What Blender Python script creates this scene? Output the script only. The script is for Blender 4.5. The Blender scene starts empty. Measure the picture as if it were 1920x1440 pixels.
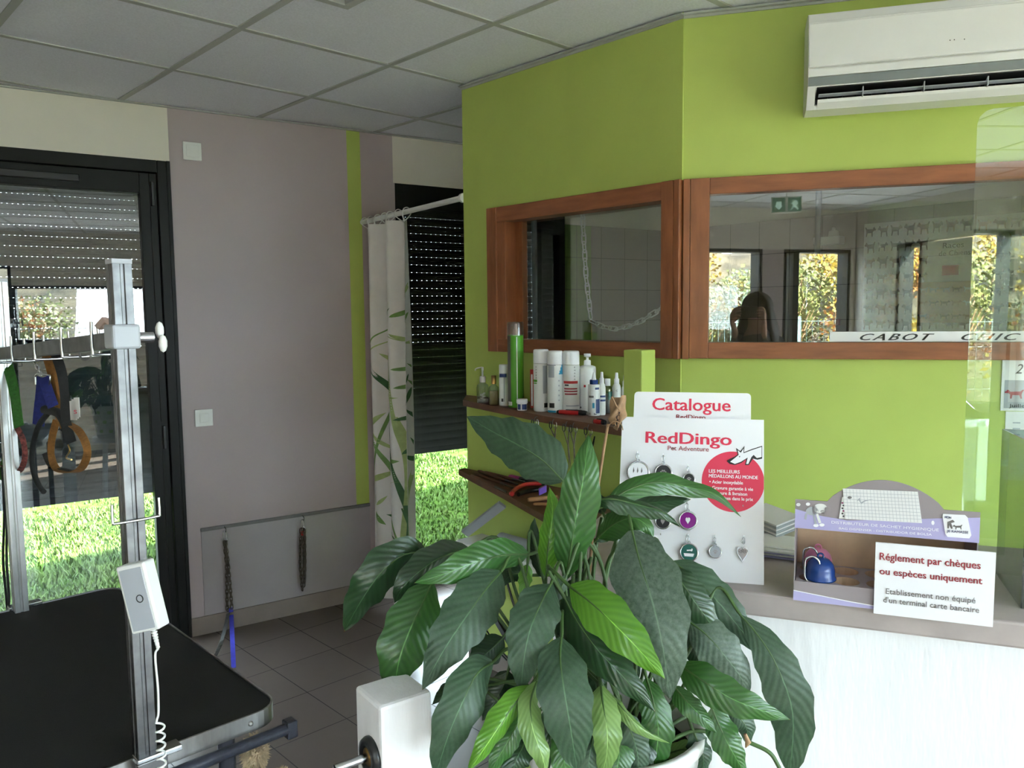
import bpy, bmesh, math, random
from mathutils import Vector as V, Matrix
random.seed(7)
SC = bpy.context.scene
COL = SC.collection
PI = math.pi

# ------------------------------------------------------------------ camera
F_PX = 1492.76                                   # focal length in pixels of the 1920 px wide frame
YAW, PITCH, ROLL = 0.761169, -0.088863, -0.010467
CAM = V((0, 0, 1.5418))
_cy, _sy = math.cos(YAW), math.sin(YAW)
FW = V((_sy*math.cos(PITCH), _cy*math.cos(PITCH), math.sin(PITCH)))
_r = V((_cy, -_sy, 0)); _u = _r.cross(FW)
RT = _r*math.cos(ROLL) + _u*math.sin(ROLL)
UP = -_r*math.sin(ROLL) + _u*math.cos(ROLL)
cam = bpy.data.objects.new('camera', bpy.data.cameras.new('camera'))
COL.objects.link(cam)
cam.data.sensor_width = 36; cam.data.lens = F_PX/1920*36
cam.data.clip_start = 0.03; cam.data.clip_end = 200
cam.matrix_world = Matrix((( RT.x, UP.x, -FW.x, CAM.x), (RT.y, UP.y, -FW.y, CAM.y), (RT.z, UP.z, -FW.z, CAM.z), (0,0,0,1)))
SC.camera = cam

# ------------------------------------------------------------------ light: sky and sun, exposure
W = bpy.data.worlds.new('sky'); SC.world = W; W.use_nodes = True
W.node_tree.nodes['Background'].inputs[0].default_value = (0.76, 0.87, 1.0, 1)
W.node_tree.nodes['Background'].inputs[1].default_value = 5.5
sun = bpy.data.objects.new('sun', bpy.data.lights.new('sun', 'SUN')); COL.objects.link(sun)
sun.data.energy = 40.0; sun.data.angle = 0.012; sun.data.color = (1, 0.96, 0.90)
sun.rotation_euler = V((-0.75, 0.45, -0.52)).to_track_quat('-Z', 'Y').to_euler()
SC.view_settings.view_transform = 'Standard'; SC.view_settings.look = 'None'
SC.view_settings.gamma = 1; SC.view_settings.use_curve_mapping = False
SC.view_settings.exposure = 2.75
SC.cycles.max_bounces = 10; SC.cycles.diffuse_bounces = 5; SC.cycles.glossy_bounces = 4
SC.cycles.transparent_max_bounces = 16; SC.cycles.caustics_reflective = False
SC.cycles.caustics_refractive = False; SC.cycles.sample_clamp_indirect = 6

# ------------------------------------------------------------------ where things are
CEIL = 2.5
def ray(x, y): return FW + RT*((x-960)/F_PX) - UP*((y-720)/F_PX)
def P(x, y, d): return CAM + ray(x, y)*d                       # point at a distance along the view axis
def PZ(x, y, z): r = ray(x, y); return CAM + r*((z-CAM.z)/r.z)  # on a level plane
def PX(x, y, X): r = ray(x, y); return CAM + r*((X-CAM.x)/r.x)
def PN(x, y, p, n): r = ray(x, y); return CAM + r*((V(p)-CAM).dot(n)/r.dot(n))
def dep(p): return (p-CAM).dot(FW)
# back wall: slightly skewed to the tile grid
BW0 = V((1.88, 3.70, 0)); BWD = V((0.985, -0.1724, 0)).normalized(); BWN = V((0.1724, 0.985, 0)).normalized()
def B(w, z, out=0.0): return BW0 + BWD*w + BWN*out + V((0, 0, z))
# angled green wall above the counter
G0 = V((2.245, 1.535, 0)); _gy = math.radians(59.7)
GN = V((-math.sin(_gy), -math.cos(_gy), 0)); GD = V((math.cos(_gy), -math.sin(_gy), 0))
def G(t, z, off=0.0): return G0 + GD*t + GN*off + V((0, 0, z))
# counter
CD = V((0.422, -0.907, 0)).normalized(); CN = V((0.907, 0.422, 0)).normalized()
CF = V((1.358, 0.774, 0))
def K(s, z, dp=0.0): return CF + CD*s + CN*dp + V((0, 0, z))   # s along the front edge, dp back from it
ZC = 1.0

# ------------------------------------------------------------------ materials
def lin(c): c = c/255; return c/12.92 if c <= 0.04045 else ((c+0.055)/1.055)**2.4
def rgb(r, g, b): return (lin(r), lin(g), lin(b), 1)
class N:
    def __init__(s, name):
        s.m = bpy.data.materials.new(name); s.m.use_nodes = True
        s.t = s.m.node_tree; s.n = s.t.nodes; s.b = s.n['Principled BSDF']; s.out = s.n['Material Output']
    def new(s, t, **kw):
        q = s.n.new(t)
        for k, v in kw.items(): setattr(q, k, v)
        return q
    def link(s, a, b): s.t.links.new(a, b)
    def math(s, op, a, b=None):
        q = s.new('ShaderNodeMath', operation=op)
        for i, x in enumerate((a, b)):
            if x is None: continue
            if isinstance(x, (int, float)): q.inputs[i].default_value = x
            else: s.link(x, q.inputs[i])
        return q.outputs[0]
    def mix(s, f, a, b):
        q = s.new('ShaderNodeMix', data_type='RGBA')
        for i, x in ((0, f), (6, a), (7, b)):
            if isinstance(x, (int, float, tuple)): q.inputs[i].default_value = x
            else: s.link(x, q.inputs[i])
        return q.outputs[2]
    def noise(s, scale, detail=3, rough=0.5, vec=None, stretch=None):
        q = s.new('ShaderNodeTexNoise'); q.inputs['Scale'].default_value = scale
        q.inputs['Detail'].default_value = detail; q.inputs['Roughness'].default_value = rough
        if vec is None: vec = s.new('ShaderNodeTexCoord').outputs['Object']
        if stretch:
            mp = s.new('ShaderNodeMapping'); mp.inputs['Scale'].default_value = stretch
            s.link(vec, mp.inputs[0]); vec = mp.outputs[0]
        s.link(vec, q.inputs['Vector']); return q.outputs['Fac']
    def ramp(s, f, lo, hi):
        q = s.new('ShaderNodeMapRange'); q.inputs[1].default_value = lo; q.inputs[2].default_value = hi
        s.link(f, q.inputs[0]); return q.outputs[0]
    def bump(s, h, strength, dist=0.002):
        q = s.new('ShaderNodeBump'); q.inputs['Strength'].default_value = strength; q.inputs['Distance'].default_value = dist
        s.link(h, q.inputs['Height']); s.link(q.outputs[0], s.b.inputs['Normal'])
MATS = {}
def mat(name, col, rough=0.5, metal=0.0, var=0.06, vscale=8.0, bump=0.0, bscale=60.0, stretch=None, spec=0.5, coat=0.0, trans=0.0):
    """plain painted / plastic / wood / metal surface with a little procedural variation"""
    if name in MATS: return MATS[name]
    k = N(name); c = col
    dark = (c[0]*(1-var*2), c[1]*(1-var*2), c[2]*(1-var*2), 1); lite = tuple(min(1, x*(1+var)) for x in c[:3]) + (1,)
    f = k.noise(vscale, 4, 0.55, stretch=stretch)
    k.link(k.mix(k.ramp(f, 0.3, 0.7), dark, lite), k.b.inputs['Base Color'])
    k.b.inputs['Roughness'].default_value = rough; k.b.inputs['Metallic'].default_value = metal
    k.b.inputs['Specular IOR Level'].default_value = spec; k.b.inputs['Coat Weight'].default_value = coat
    k.b.inputs['Transmission Weight'].default_value = trans
    if bump: k.bump(k.noise(bscale, 3, 0.6, stretch=stretch), bump)
    MATS[name] = k.m; return k.m
def glass_mat(name, tint, refl, rough=0.0, power=5.0):
    """thin pane: see-through with a mirror reflection that grows at grazing angles"""
    k = N(name); k.n.remove(k.b)
    tr = k.new('ShaderNodeBsdfTransparent'); tr.inputs[0].default_value = tint
    gl = k.new('ShaderNodeBsdfGlossy'); gl.inputs[0].default_value = (1, 1, 1, 1); gl.inputs['Roughness'].default_value = rough
    lw = k.new('ShaderNodeLayerWeight'); lw.inputs[0].default_value = 0.5
    fac = k.math('ADD', k.math('MULTIPLY', k.math('POWER', lw.outputs['Facing'], power), 0.85), refl)
    mx = k.new('ShaderNodeMixShader'); k.link(fac, mx.inputs[0]); k.link(tr.outputs[0], mx.inputs[1]); k.link(gl.outputs[0], mx.inputs[2])
    k.link(mx.outputs[0], k.out.inputs[0]); MATS[name] = k.m; return k.m
def tile_mat(name, ax, ay, size, offx, offy, width, col, grout, rough, scx=1.0, var=0.08, bump=0.5):
    """square tiles laid on world axes ax, ay"""
    k = N(name); sp = k.new('ShaderNodeSeparateXYZ'); k.link(k.new('ShaderNodeNewGeometry').outputs['Position'], sp.inputs[0])
    ms, ids = [], []
    for a, off, sc in ((ax, offx, scx), (ay, offy, 1.0)):
        u = k.math('DIVIDE', k.math('SUBTRACT', k.math('MULTIPLY', sp.outputs[a], sc), off), size)
        fr = k.math('ABSOLUTE', k.math('SUBTRACT', k.math('FRACT', k.math('ADD', u, 50.5)), 0.5))
        ms.append(k.math('LESS_THAN', fr, width/size/2)); ids.append(k.math('FLOOR', u))
    line = k.math('MAXIMUM', ms[0], ms[1])
    h = k.math('FRACT', k.math('MULTIPLY', k.math('SINE', k.math('ADD', k.math('MULTIPLY', ids[0], 12.99), k.math('MULTIPLY', ids[1], 78.2))), 437.5))
    n = k.noise(14, 5, 0.6)
    v = k.math('ADD', k.math('MULTIPLY', h, 0.4), k.math('MULTIPLY', n, 0.6))
    lo = tuple(x*(1-var*2) for x in col[:3]) + (1,); hi = tuple(x*(1+var) for x in col[:3]) + (1,)
    k.link(k.mix(line, k.mix(v, lo, hi), grout), k.b.inputs['Base Color'])
    k.link(k.math('ADD', rough, k.math('MULTIPLY', line, 0.4)), k.b.inputs['Roughness'])
    k.bump(k.math('SUBTRACT', k.math('MULTIPLY', n, 0.15), line), bump, 0.002)
    MATS[name] = k.m; return k.m
def leaf_mat(name, deep, lite, dust=0.0, rough=0.29, trans=0.12):
    """leaf blade; UV u across the blade, v from base to tip"""
    k = N(name); uv = k.new('ShaderNodeSeparateXYZ'); tc = k.new('ShaderNodeTexCoord'); k.link(tc.outputs['UV'], uv.inputs[0])
    a = k.math('ABSOLUTE', k.math('SUBTRACT', uv.outputs[0], 0.5))
    t = k.math('SUBTRACT', uv.outputs[1], k.math('MULTIPLY', a, 0.42))
    vein = k.math('ADD', k.math('MULTIPLY', k.math('SINE', k.math('ADD', k.math('MULTIPLY', t, 84.0), k.math('MULTIPLY', k.noise(7, 2, 0.5), 8.0))), 0.5), 0.5)
    n = k.noise(26, 4, 0.6); n2 = k.noise(5, 2, 0.5)
    f = k.math('ADD', k.math('MULTIPLY', vein, 0.13), k.math('ADD', k.math('MULTIPLY', n, 0.38), k.math('MULTIPLY', n2, 0.55)))
    c = k.mix(k.ramp(f, 0.25, 0.85), deep, lite)
    mid = k.math('LESS_THAN', a, 0.012)
    c = k.mix(k.math('MULTIPLY', mid, 0.75), c, tuple(min(1, x*1.9+0.03) for x in lite[:3]) + (1,))
    if dust:
        d = k.math('MULTIPLY', k.ramp(k.noise(130, 8, 0.8), 0.32, 0.78), dust)
        c = k.mix(d, c, (0.28, 0.33, 0.29, 1))
    edge = k.ramp(uv.outputs[1], 0.985, 1.0)
    c = k.mix(edge, c, (0.16, 0.08, 0.02, 1))
    k.link(c, k.b.inputs['Base Color']); k.b.inputs['Roughness'].default_value = rough
    if dust: k.b.inputs['Roughness'].default_value = rough + 0.15
    k.bump(k.math('ADD', vein, k.math('MULTIPLY', n, 0.5)), 0.16, 0.003)
    tl = k.new('ShaderNodeBsdfTranslucent'); k.link(k.mix(0.5, c, lite), tl.inputs[0])
    mx = k.new('ShaderNodeMixShader'); mx.inputs[0].default_value = trans
    k.link(k.b.outputs[0], mx.inputs[1]); k.link(tl.outputs[0], mx.inputs[2]); k.link(mx.outputs[0], k.out.inputs[0])
    MATS[name] = k.m; return k.m

M = dict(
 green=mat('green_paint', rgb(180,198,98), 0.55, var=0.035, vscale=3, bump=0.10, bscale=220),
 white=mat('white_paint', rgb(226,220,208), 0.7, var=0.02, vscale=3, bump=0.06, bscale=200),
 mauve=mat('mauve_grey_paint', rgb(180,166,168), 0.6, var=0.02, vscale=3, bump=0.06, bscale=200),
 ceil=mat('ceiling_tile', rgb(226,227,236), 0.9, var=0.05, vscale=150, bump=0.35, bscale=320),
 tbar=mat('ceiling_rail', rgb(172,174,170), 0.5, var=0.02),
 floor=tile_mat('floor_tile', 0, 1, 0.30, 0.05, 0.165, 0.004, rgb(98,87,81), rgb(32,28,26), 0.31),
 base=mat('skirting_tile', rgb(134,122,115), 0.45, var=0.06),
 tileb=tile_mat('grey_wall_tile', 0, 2, 0.20, 0.038, 0.085, 0.003, rgb(150,140,134), rgb(62,58,54), 0.3, scx=1.0153),
 tiles=tile_mat('grey_wall_tile_side', 1, 2, 0.20, 0.135, 0.085, 0.003, rgb(150,140,134), rgb(62,58,54), 0.3),
 tileg=tile_mat('green_wall_tile', 0, 2, 0.20, 0.038, 0.085, 0.003, rgb(120,150,74), rgb(62,66,44), 0.3, scx=1.0153),
 frame=mat('black_aluminium', rgb(14,15,14), 0.5, var=0.1, spec=0.25),
 slat=mat('grey_shutter_slat', rgb(62,64,74), 0.7, var=0.06, spec=0.2),
 slatd=mat('dark_shutter_slat', rgb(22,23,23), 0.75, var=0.06, spec=0.15),
 wood=mat('red_brown_wood', rgb(152,92,58), 0.42, var=0.16, vscale=5, stretch=(6,6,1.2), bump=0.15, bscale=30),
 woodh=mat('red_brown_wood_rail', rgb(150,90,57), 0.42, var=0.16, vscale=5, stretch=(1.2,1.2,9), bump=0.15, bscale=30),
 shelfw=mat('dark_shelf_wood', rgb(112,70,52), 0.5, var=0.2, vscale=7, stretch=(5,1,5), bump=0.2, bscale=40),
 counter=mat('taupe_counter', rgb(172,161,157), 0.4, var=0.07, vscale=10, bump=0.15, bscale=30),
 plaster=mat('rough_white_plaster', rgb(238,238,240), 0.6, var=0.02, vscale=4, bump=1.0, bscale=16, stretch=(2.2,2.2,0.5)),
 postw=mat('white_painted_wood', rgb(232,230,232), 0.5, var=0.03, vscale=9, bump=0.8, bscale=34, stretch=(3,3,0.35)),
 chrome=mat('steel', rgb(200,202,205), 0.22, 1.0, var=0.05, vscale=20),
 chainm=mat('dark_chain_metal', rgb(112,104,94), 0.4, 1.0, var=0.15, vscale=60),
 glossg=mat('glossy_grey_strip', rgb(120,128,130), 0.08, var=0.03, spec=0.8),
 edgeg=mat('grey_edge_strip', rgb(112,110,110), 0.45, var=0.08, vscale=30),
 steel=mat('brushed_steel', rgb(176,176,176), 0.36, 1.0, var=0.12, vscale=18, stretch=(3,3,0.6)),
 galv=mat('galvanised_steel', rgb(112,112,114), 0.42, 1.0, var=0.2, vscale=26),
 rubber=mat('black_rubber_mat', rgb(17,18,20), 0.75, var=0.08, vscale=50, bump=0.25, bscale=500),
 black=mat('black_plastic', rgb(20,20,22), 0.35, var=0.06),
 bluebar=mat('dark_hammered_paint', rgb(44,48,62), 0.35, var=0.15, vscale=60, bump=0.5, bscale=160),
 plastic=mat('white_plastic', rgb(226,226,224), 0.35, var=0.015),
 plasticg=mat('grey_plastic', rgb(168,172,180), 0.4, var=0.02),
 beigep=mat('beige_plastic', rgb(206,178,168), 0.4, var=0.04),
 card=mat('white_card', rgb(238,238,242), 0.5, var=0.01),
 paper=mat('white_paper', rgb(232,232,232), 0.7, var=0.015),
 red=mat('red_print', rgb(222,52,84), 0.45, var=0.01),
 dkred=mat('dark_red_print', rgb(152,40,54), 0.5, var=0.01),
 ink=mat('black_print', rgb(30,30,34), 0.5, var=0.02),
 greyink=mat('grey_print', rgb(104,100,100), 0.5, var=0.02),
 lilac=mat('lilac_card', rgb(176,170,214), 0.5, var=0.02),
 taupe=mat('grey_taupe_card', rgb(150,140,144), 0.5, var=0.02),
 kraft=mat('brown_card', rgb(208,178,148), 0.7, var=0.05, vscale=30),
 blue=mat('blue_plastic', rgb(28,62,130), 0.25, var=0.03),
 navy=mat('navy_print', rgb(34,56,110), 0.45, var=0.02),
 cyan=mat('cyan_print', rgb(36,146,186), 0.45, var=0.02),
 pink=mat('pink_plastic', rgb(226,142,182), 0.3, var=0.03),
 redp=mat('red_plastic', rgb(190,38,40), 0.35, var=0.04),
 greenp=mat('green_print', rgb(92,168,48), 0.35, var=0.03),
 magenta=mat('magenta_plastic', rgb(176,56,128), 0.4, var=0.03),
 violet=mat('violet_plastic', rgb(132,96,206), 0.4, var=0.03),
 purple=mat('purple_enamel', rgb(142,34,140), 0.2, var=0.02),
 teal=mat('green_enamel', rgb(28,92,84), 0.2, var=0.02),
 gold=mat('gold_metal', rgb(190,150,92), 0.3, 1.0),
 tan=mat('tan_wood', rgb(170,122,78), 0.5, var=0.12, vscale=20),
 webgreen=mat('green_webbing', rgb(40,92,28), 0.8, var=0.15, vscale=120, bump=0.4, bscale=300),
 webblue=mat('blue_webbing', rgb(26,36,104), 0.8, var=0.15, vscale=120, bump=0.4, bscale=300),
 webbrown=mat('ochre_webbing', rgb(122,82,34), 0.8, var=0.15, vscale=120, bump=0.4, bscale=300),
 webblack=mat('black_webbing', rgb(24,26,28), 0.8, var=0.15, vscale=120, bump=0.4, bscale=300),
 webred=mat('red_patterned_webbing', rgb(120,60,58), 0.8, var=0.5, vscale=90),
 strapblue=mat('blue_strap', rgb(72,74,206), 0.7, var=0.08, vscale=60),
 strapbw=mat('black_white_pattern', rgb(96,96,96), 0.8, var=0.47, vscale=420),
 fluff=mat('cream_wool', rgb(198,178,148), 0.95, var=0.2, vscale=40, bump=1.0, bscale=90),
 amber=mat('amber_liquid', rgb(178,156,110), 0.1, var=0.05),
 dry=mat('dry_brown_leaf', rgb(164,130,98), 0.75, var=0.25, vscale=30, bump=0.5, bscale=60),
 stemdry=mat('dry_stem', rgb(150,116,84), 0.7, var=0.15, vscale=30),
 stem=mat('green_stem', rgb(64,92,44), 0.5, var=0.15, vscale=30),
 soil=mat('potting_soil', rgb(38,28,22), 0.95, var=0.4, vscale=60, bump=1.0, bscale=90),
 pot=mat('white_glazed_pot', rgb(226,226,222), 0.25, var=0.03),
 potdot=mat('lime_glaze', rgb(164,196,104), 0.3, var=0.03),
 cloth=mat('white_curtain_cloth', rgb(226,222,220), 0.7, var=0.02, vscale=20),
 bam1=mat('bamboo_print_dark', rgb(62,106,62), 0.7, var=0.12, vscale=30),
 bam2=mat('bamboo_print_light', rgb(168,186,122), 0.7, var=0.1, vscale=30),
 bam3=mat('bamboo_print_mid', rgb(116,152,84), 0.7, var=0.12, vscale=30),
 lens=mat('black_glossy_dot', rgb(8,8,8), 0.1),
 skin=mat('skin', rgb(198,150,126), 0.55, var=0.04),
 hair=mat('dark_brown_hair', rgb(48,34,26), 0.55, var=0.2, vscale=60, stretch=(4,4,0.5)),
 coat=mat('dark_jacket', rgb(26,27,32), 0.8, var=0.12, vscale=40),
 jeans=mat('blue_jeans', rgb(52,66,92), 0.85, var=0.15, vscale=80),
 asphalt=mat('asphalt', rgb(150,147,143), 0.9, var=0.08, vscale=30),
 lawn=mat('lawn_soil_and_grass', rgb(44,60,24), 0.95, var=0.3, vscale=9, bump=0.8, bscale=30, spec=0.0),
 hill=mat('hill_earth', rgb(84,74,58), 0.95, var=0.4, vscale=1.2, bump=0.8, bscale=6),
 fence=mat('green_grey_fence', rgb(74,92,92), 0.5),
 panel=mat('satin_grey_panel', rgb(160,152,154), 0.30, var=0.02, spec=0.6),
)
M['glass'] = glass_mat('window_glass', (0.86,0.90,0.88,1), 0.085)
M['glassw'] = glass_mat('hatch_glass', (0.92,0.94,0.93,1), 0.105)
M['plexi'] = glass_mat('clear_acrylic', (0.93,0.97,0.94,1), 0.10)
M['plexig'] = glass_mat('tinted_acrylic', (0.66,0.71,0.70,1), 0.08)
M['clear'] = glass_mat('clear_bottle', (0.72,0.78,0.76,1), 0.07)
M['frost'] = glass_mat('frosted_cap', (0.70,0.72,0.72,1), 0.10, 0.25)
def emit(name, col, s):
    k = N(name); k.b.inputs['Base Color'].default_value = col
    k.b.inputs['Emission Color'].default_value = col; k.b.inputs['Emission Strength'].default_value = s
    MATS[name] = k.m; return k.m
M['exit'] = emit('exit_sign_glow', rgb(24,100,70), 0.06)
M['exitw'] = emit('exit_sign_pictogram', rgb(190,225,210), 0.15)
M['L_dark'] = leaf_mat('leaf_dark_green', rgb(16,41,23), rgb(43,77,40))
M['L_mid'] = leaf_mat('leaf_mid_green', rgb(29,68,29), rgb(67,113,49))
M['L_lit'] = leaf_mat('leaf_fresh_green', rgb(52,104,24), rgb(112,164,52), trans=0.2)
M['L_pale'] = leaf_mat('leaf_pale_green', rgb(88,124,63), rgb(135,164,94), trans=0.2)
M['L_dust'] = leaf_mat('leaf_dusty_green', rgb(32,58,38), rgb(59,86,58), dust=0.5)
M['L_grey'] = leaf_mat('leaf_grey_green', rgb(23,52,32), rgb(52,85,52), dust=0.14)

# ------------------------------------------------------------------ mesh building
class MB:
    def __init__(s): s.v, s.f, s.m, s.s, s.uv, s.mats = [], [], [], [], [], []
    def mi(s, m):
        if isinstance(m, str): m = M[m]
        if m not in s.mats: s.mats.append(m)
        return s.mats.index(m)
    def add(s, vs, fs, m, smooth=False, uvs=None):
        b = len(s.v); i = s.mi(m); s.v += [V(x) for x in vs]
        for f in fs:
            s.f.append([b+j for j in f]); s.m.append(i); s.s.append(smooth)
            s.uv.append([uvs[j] for j in f] if uvs else None)
        return s
    def para(s, o, a, b, c, m):
        o, a, b, c = V(o), V(a), V(b), V(c)
        vs = [o, o+a, o+a+b, o+b, o+c, o+a+c, o+a+b+c, o+b+c]
        return s.add(vs, [(3,2,1,0),(4,5,6,7),(0,1,5,4),(1,2,6,5),(2,3,7,6),(3,0,4,7)], m)
    def box(s, c, size, m, rz=0.0):
        c = V(c); ca, sa = math.cos(rz), math.sin(rz)
        ax, ay, az = V((ca,sa,0))*size[0], V((-sa,ca,0))*size[1], V((0,0,size[2]))
        return s.para(c-ax/2-ay/2-az/2, ax, ay, az, m)
    def cbox(s, o, a, b, c, m, r=0.003):
        """box with chamfered edges"""
        bm = bmesh.new(); o, a, b, c = V(o), V(a), V(b), V(c)
        vs = [bm.verts.new(p) for p in (o, o+a, o+a+b, o+b, o+c, o+a+c, o+a+b+c, o+b+c)]
        for f in [(3,2,1,0),(4,5,6,7),(0,1,5,4),(1,2,6,5),(2,3,7,6),(3,0,4,7)]: bm.faces.new([vs[i] for i in f])
        bmesh.ops.bevel(bm, geom=bm.edges[:], offset=r, segments=2, affect='EDGES', profile=0.5)
        bm.verts.index_update(); s.add([v.co.copy() for v in bm.verts], [[v.index for v in f.verts] for f in bm.faces], m)
        bm.free(); return s
    def prism(s, pts, thick, m, side=None):
        """flat outline (3-D points) given a thickness vector"""
        n = len(pts); th = V(thick); vs = [V(p) for p in pts] + [V(p)+th for p in pts]
        s.add(vs, [list(range(n))[::-1], list(range(n, 2*n))], m)
        return s.add(vs, [(i, (i+1) % n, n+(i+1) % n, n+i) for i in range(n)], side or m)
    def poly(s, pts, m): return s.add(pts, [list(range(len(pts)))], m)
    def tube(s, pts, r, m, n=8, cap=True, closed=False, flat=None):
        pts = [V(p) for p in pts]; k = len(pts); rr = r if isinstance(r, (list, tuple)) else [r]*k
        T = []
        for i in range(k):
            a = pts[(i-1) % k] if (closed or i > 0) else pts[i]; b = pts[(i+1) % k] if (closed or i < k-1) else pts[i]
            d = b-a; T.append(d.normalized() if d.length > 1e-9 else V((0,0,1)))
        u = T[0].orthogonal().normalized()
        if flat is not None:
            u = V(flat) - T[0]*T[0].dot(V(flat)); u.normalize()
        vs = []
        for i in range(k):
            u = (u - T[i]*u.dot(T[i])); u = u.normalized() if u.length > 1e-6 else T[i].orthogonal().normalized()
            w = T[i].cross(u)
            for j in range(n):
                an = 2*PI*j/n; vs.append(pts[i] + (u*math.cos(an) + w*math.sin(an))*rr[i])
        fs = [(i*n+j, i*n+(j+1) % n, ((i+1) % k)*n+(j+1) % n, ((i+1) % k)*n+j) for i in range(k if closed else k-1) for j in range(n)]
        s.add(vs, fs, m, True)
        if cap and not closed: s.add(vs, [list(range(n))[::-1], list(range((k-1)*n, k*n))], m)
        return s
    def strap(s, pts, wid, wdir, thick, m):
        """flat band along pts; wid across wdir"""
        pts = [V(p) for p in pts]; k = len(pts); vs = []
        ws = wdir if isinstance(wdir, list) else [V(wdir)]*k
        for i in range(k):
            t = (pts[min(i+1, k-1)]-pts[max(i-1, 0)]).normalized(); w = ws[i] - t*t.dot(ws[i]); w.normalize(); q = t.cross(w)
            for a, b in ((-1,-1),(1,-1),(1,1),(-1,1)): vs.append(pts[i]+w*wid/2*a+q*thick/2*b)
        s.add(vs, [(i*4+j, i*4+(j+1) % 4, i*4+4+(j+1) % 4, i*4+4+j) for i in range(k-1) for j in range(4)], m, False)
        return s.add(vs, [(0,1,2,3), tuple(range(4*k-4, 4*k))], m)
    def lathe(s, prof, o, m, n=24, axis=(0,0,1), mats=None, smooth=True):
        o, ax = V(o), V(axis).normalized(); u = ax.orthogonal().normalized(); w = ax.cross(u); vs = []
        for r, z in prof:
            for j in range(n):
                an = 2*PI*j/n; vs.append(o + ax*z + (u*math.cos(an)+w*math.sin(an))*max(r, 1e-5))
        for i in range(len(prof)-1):
            s.add(vs if i == 0 else [], [], m)
            b = len(s.v)-len(vs)
            mi = s.mi(mats[i] if mats else m)
            for j in range(n):
                s.f.append([b+i*n+j, b+i*n+(j+1) % n, b+(i+1)*n+(j+1) % n, b+(i+1)*n+j]); s.m.append(mi); s.s.append(smooth); s.uv.append(None)
        return s
    def ball(s, c, r, m, n=16, sc=(1,1,1)):
        prof = [(math.sin(PI*i/(n//2)), -math.cos(PI*i/(n//2))) for i in range(n//2+1)]
        b = len(s.v); s.lathe(prof, (0,0,0), m, n)
        for i in range(b, len(s.v)): q = s.v[i]; s.v[i] = V(c) + V((q.x*sc[0], q.y*sc[1], q.z*sc[2]))*r
        return s
    def ring(s, c, R, r, m, axis=(0,0,1), n=20, k=6, stretch=0.0, along=None):
        """ring, or a chain link when stretched along a direction"""
        ax = V(axis).normalized(); u = V(along).normalized() if along is not None else ax.orthogonal().normalized(); w = ax.cross(u)
        pts = []
        for j in range(n):
            an = 2*PI*j/n; x, y = math.cos(an)*R, math.sin(an)*R
            x += stretch/2*(1 if x >= 0 else -1)
            pts.append(V(c)+u*x+w*y)
        return s.tube(pts, r, m, k, closed=True)
    def chain(s, pts, link, r, m, width=0.45):
        """interlocked links along a polyline"""
        pts = [V(p) for p in pts]; L = [0]
        for a, b in zip(pts, pts[1:]): L.append(L[-1]+(b-a).length)
        step = link*0.72; k = 0; d = step/2
        while d < L[-1]:
            i = max(j for j in range(len(L)) if L[j] <= d); i = min(i, len(pts)-2)
            f = (d-L[i])/max(1e-9, L[i+1]-L[i]); p = pts[i].lerp(pts[i+1], f); t = (pts[i+1]-pts[i]).normalized()
            ref = V((0.87, 0.49, 0.05)); a = (ref-t*t.dot(ref)).normalized(); b = t.cross(a)
            ax = (a+b*0.45 if k % 2 else b-a*0.45).normalized()
            R = link*width/2; s.ring(p, R, r, m, axis=ax, n=12, k=5, stretch=link-2*R, along=t)
            d += step; k += 1
        return s
    def text(s, body, size, o, ex, ey, m, depth=0.0006, shear=0.0, align='LEFT', sx=1.0, space=1.0, bold=0.0):
        """raised lettering on a surface; ex to the right, ey up"""
        cu = bpy.data.curves.new('lettering', 'FONT'); cu.body = body; cu.size = size; cu.extrude = depth/2; cu.shear = shear
        cu.align_x = align; cu.space_character = space; cu.resolution_u = 3; cu.offset = bold
        ob = bpy.data.objects.new('lettering', cu); COL.objects.link(ob)
        me = bpy.data.meshes.new_from_object(ob.evaluated_get(bpy.context.evaluated_depsgraph_get()))
        ex, ey = V(ex).normalized(), V(ey).normalized(); ez = ex.cross(ey)
        s.add([V(o)+ex*v.co.x*sx+ey*v.co.y+ez*(v.co.z+depth/2) for v in me.vertices], [list(p.vertices) for p in me.polygons], m)
        bpy.data.objects.remove(ob); bpy.data.curves.remove(cu); bpy.data.meshes.remove(me); return s
    def flat(s, pts2, o, ex, ey, m, lift=0.0006):
        """thin printed shape: 2-D outline on a surface"""
        ex, ey = V(ex).normalized(), V(ey).normalized(); ez = ex.cross(ey)
        return s.prism([V(o)+ex*x+ey*y+ez*0.0001 for x, y in pts2], ez*lift, m)
    def disc(s, r, o, ex, ey, m, lift=0.0006, n=40, cx=0, cy=0, ry=None):
        return s.flat([(cx+math.cos(2*PI*i/n)*r, cy+math.sin(2*PI*i/n)*(ry or r)) for i in range(n)], o, ex, ey, m, lift)
    def build(s, name, parent=None, origin=None, bevel=0.0, subsurf=0, recalc=True):
        if origin is None:
            if parent is not None: origin = worldloc(parent)
            else:
                xs = [v.x for v in s.v]; ys = [v.y for v in s.v]; zs = [v.z for v in s.v]
                origin = V(((min(xs)+max(xs))/2, (min(ys)+max(ys))/2, min(zs)))
        origin = V(origin); me = bpy.data.meshes.new(name)
        me.from_pydata([tuple(v-origin) for v in s.v], [], s.f)
        for m in s.mats: me.materials.append(m)
        me.polygons.foreach_set('material_index', s.m); me.polygons.foreach_set('use_smooth', s.s)
        if any(u for u in s.uv):
            L = me.uv_layers.new(name='UVMap')
            for p, u in zip(me.polygons, s.uv):
                if u:
                    for li, q in zip(p.loop_indices, u): L.data[li].uv = q
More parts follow.
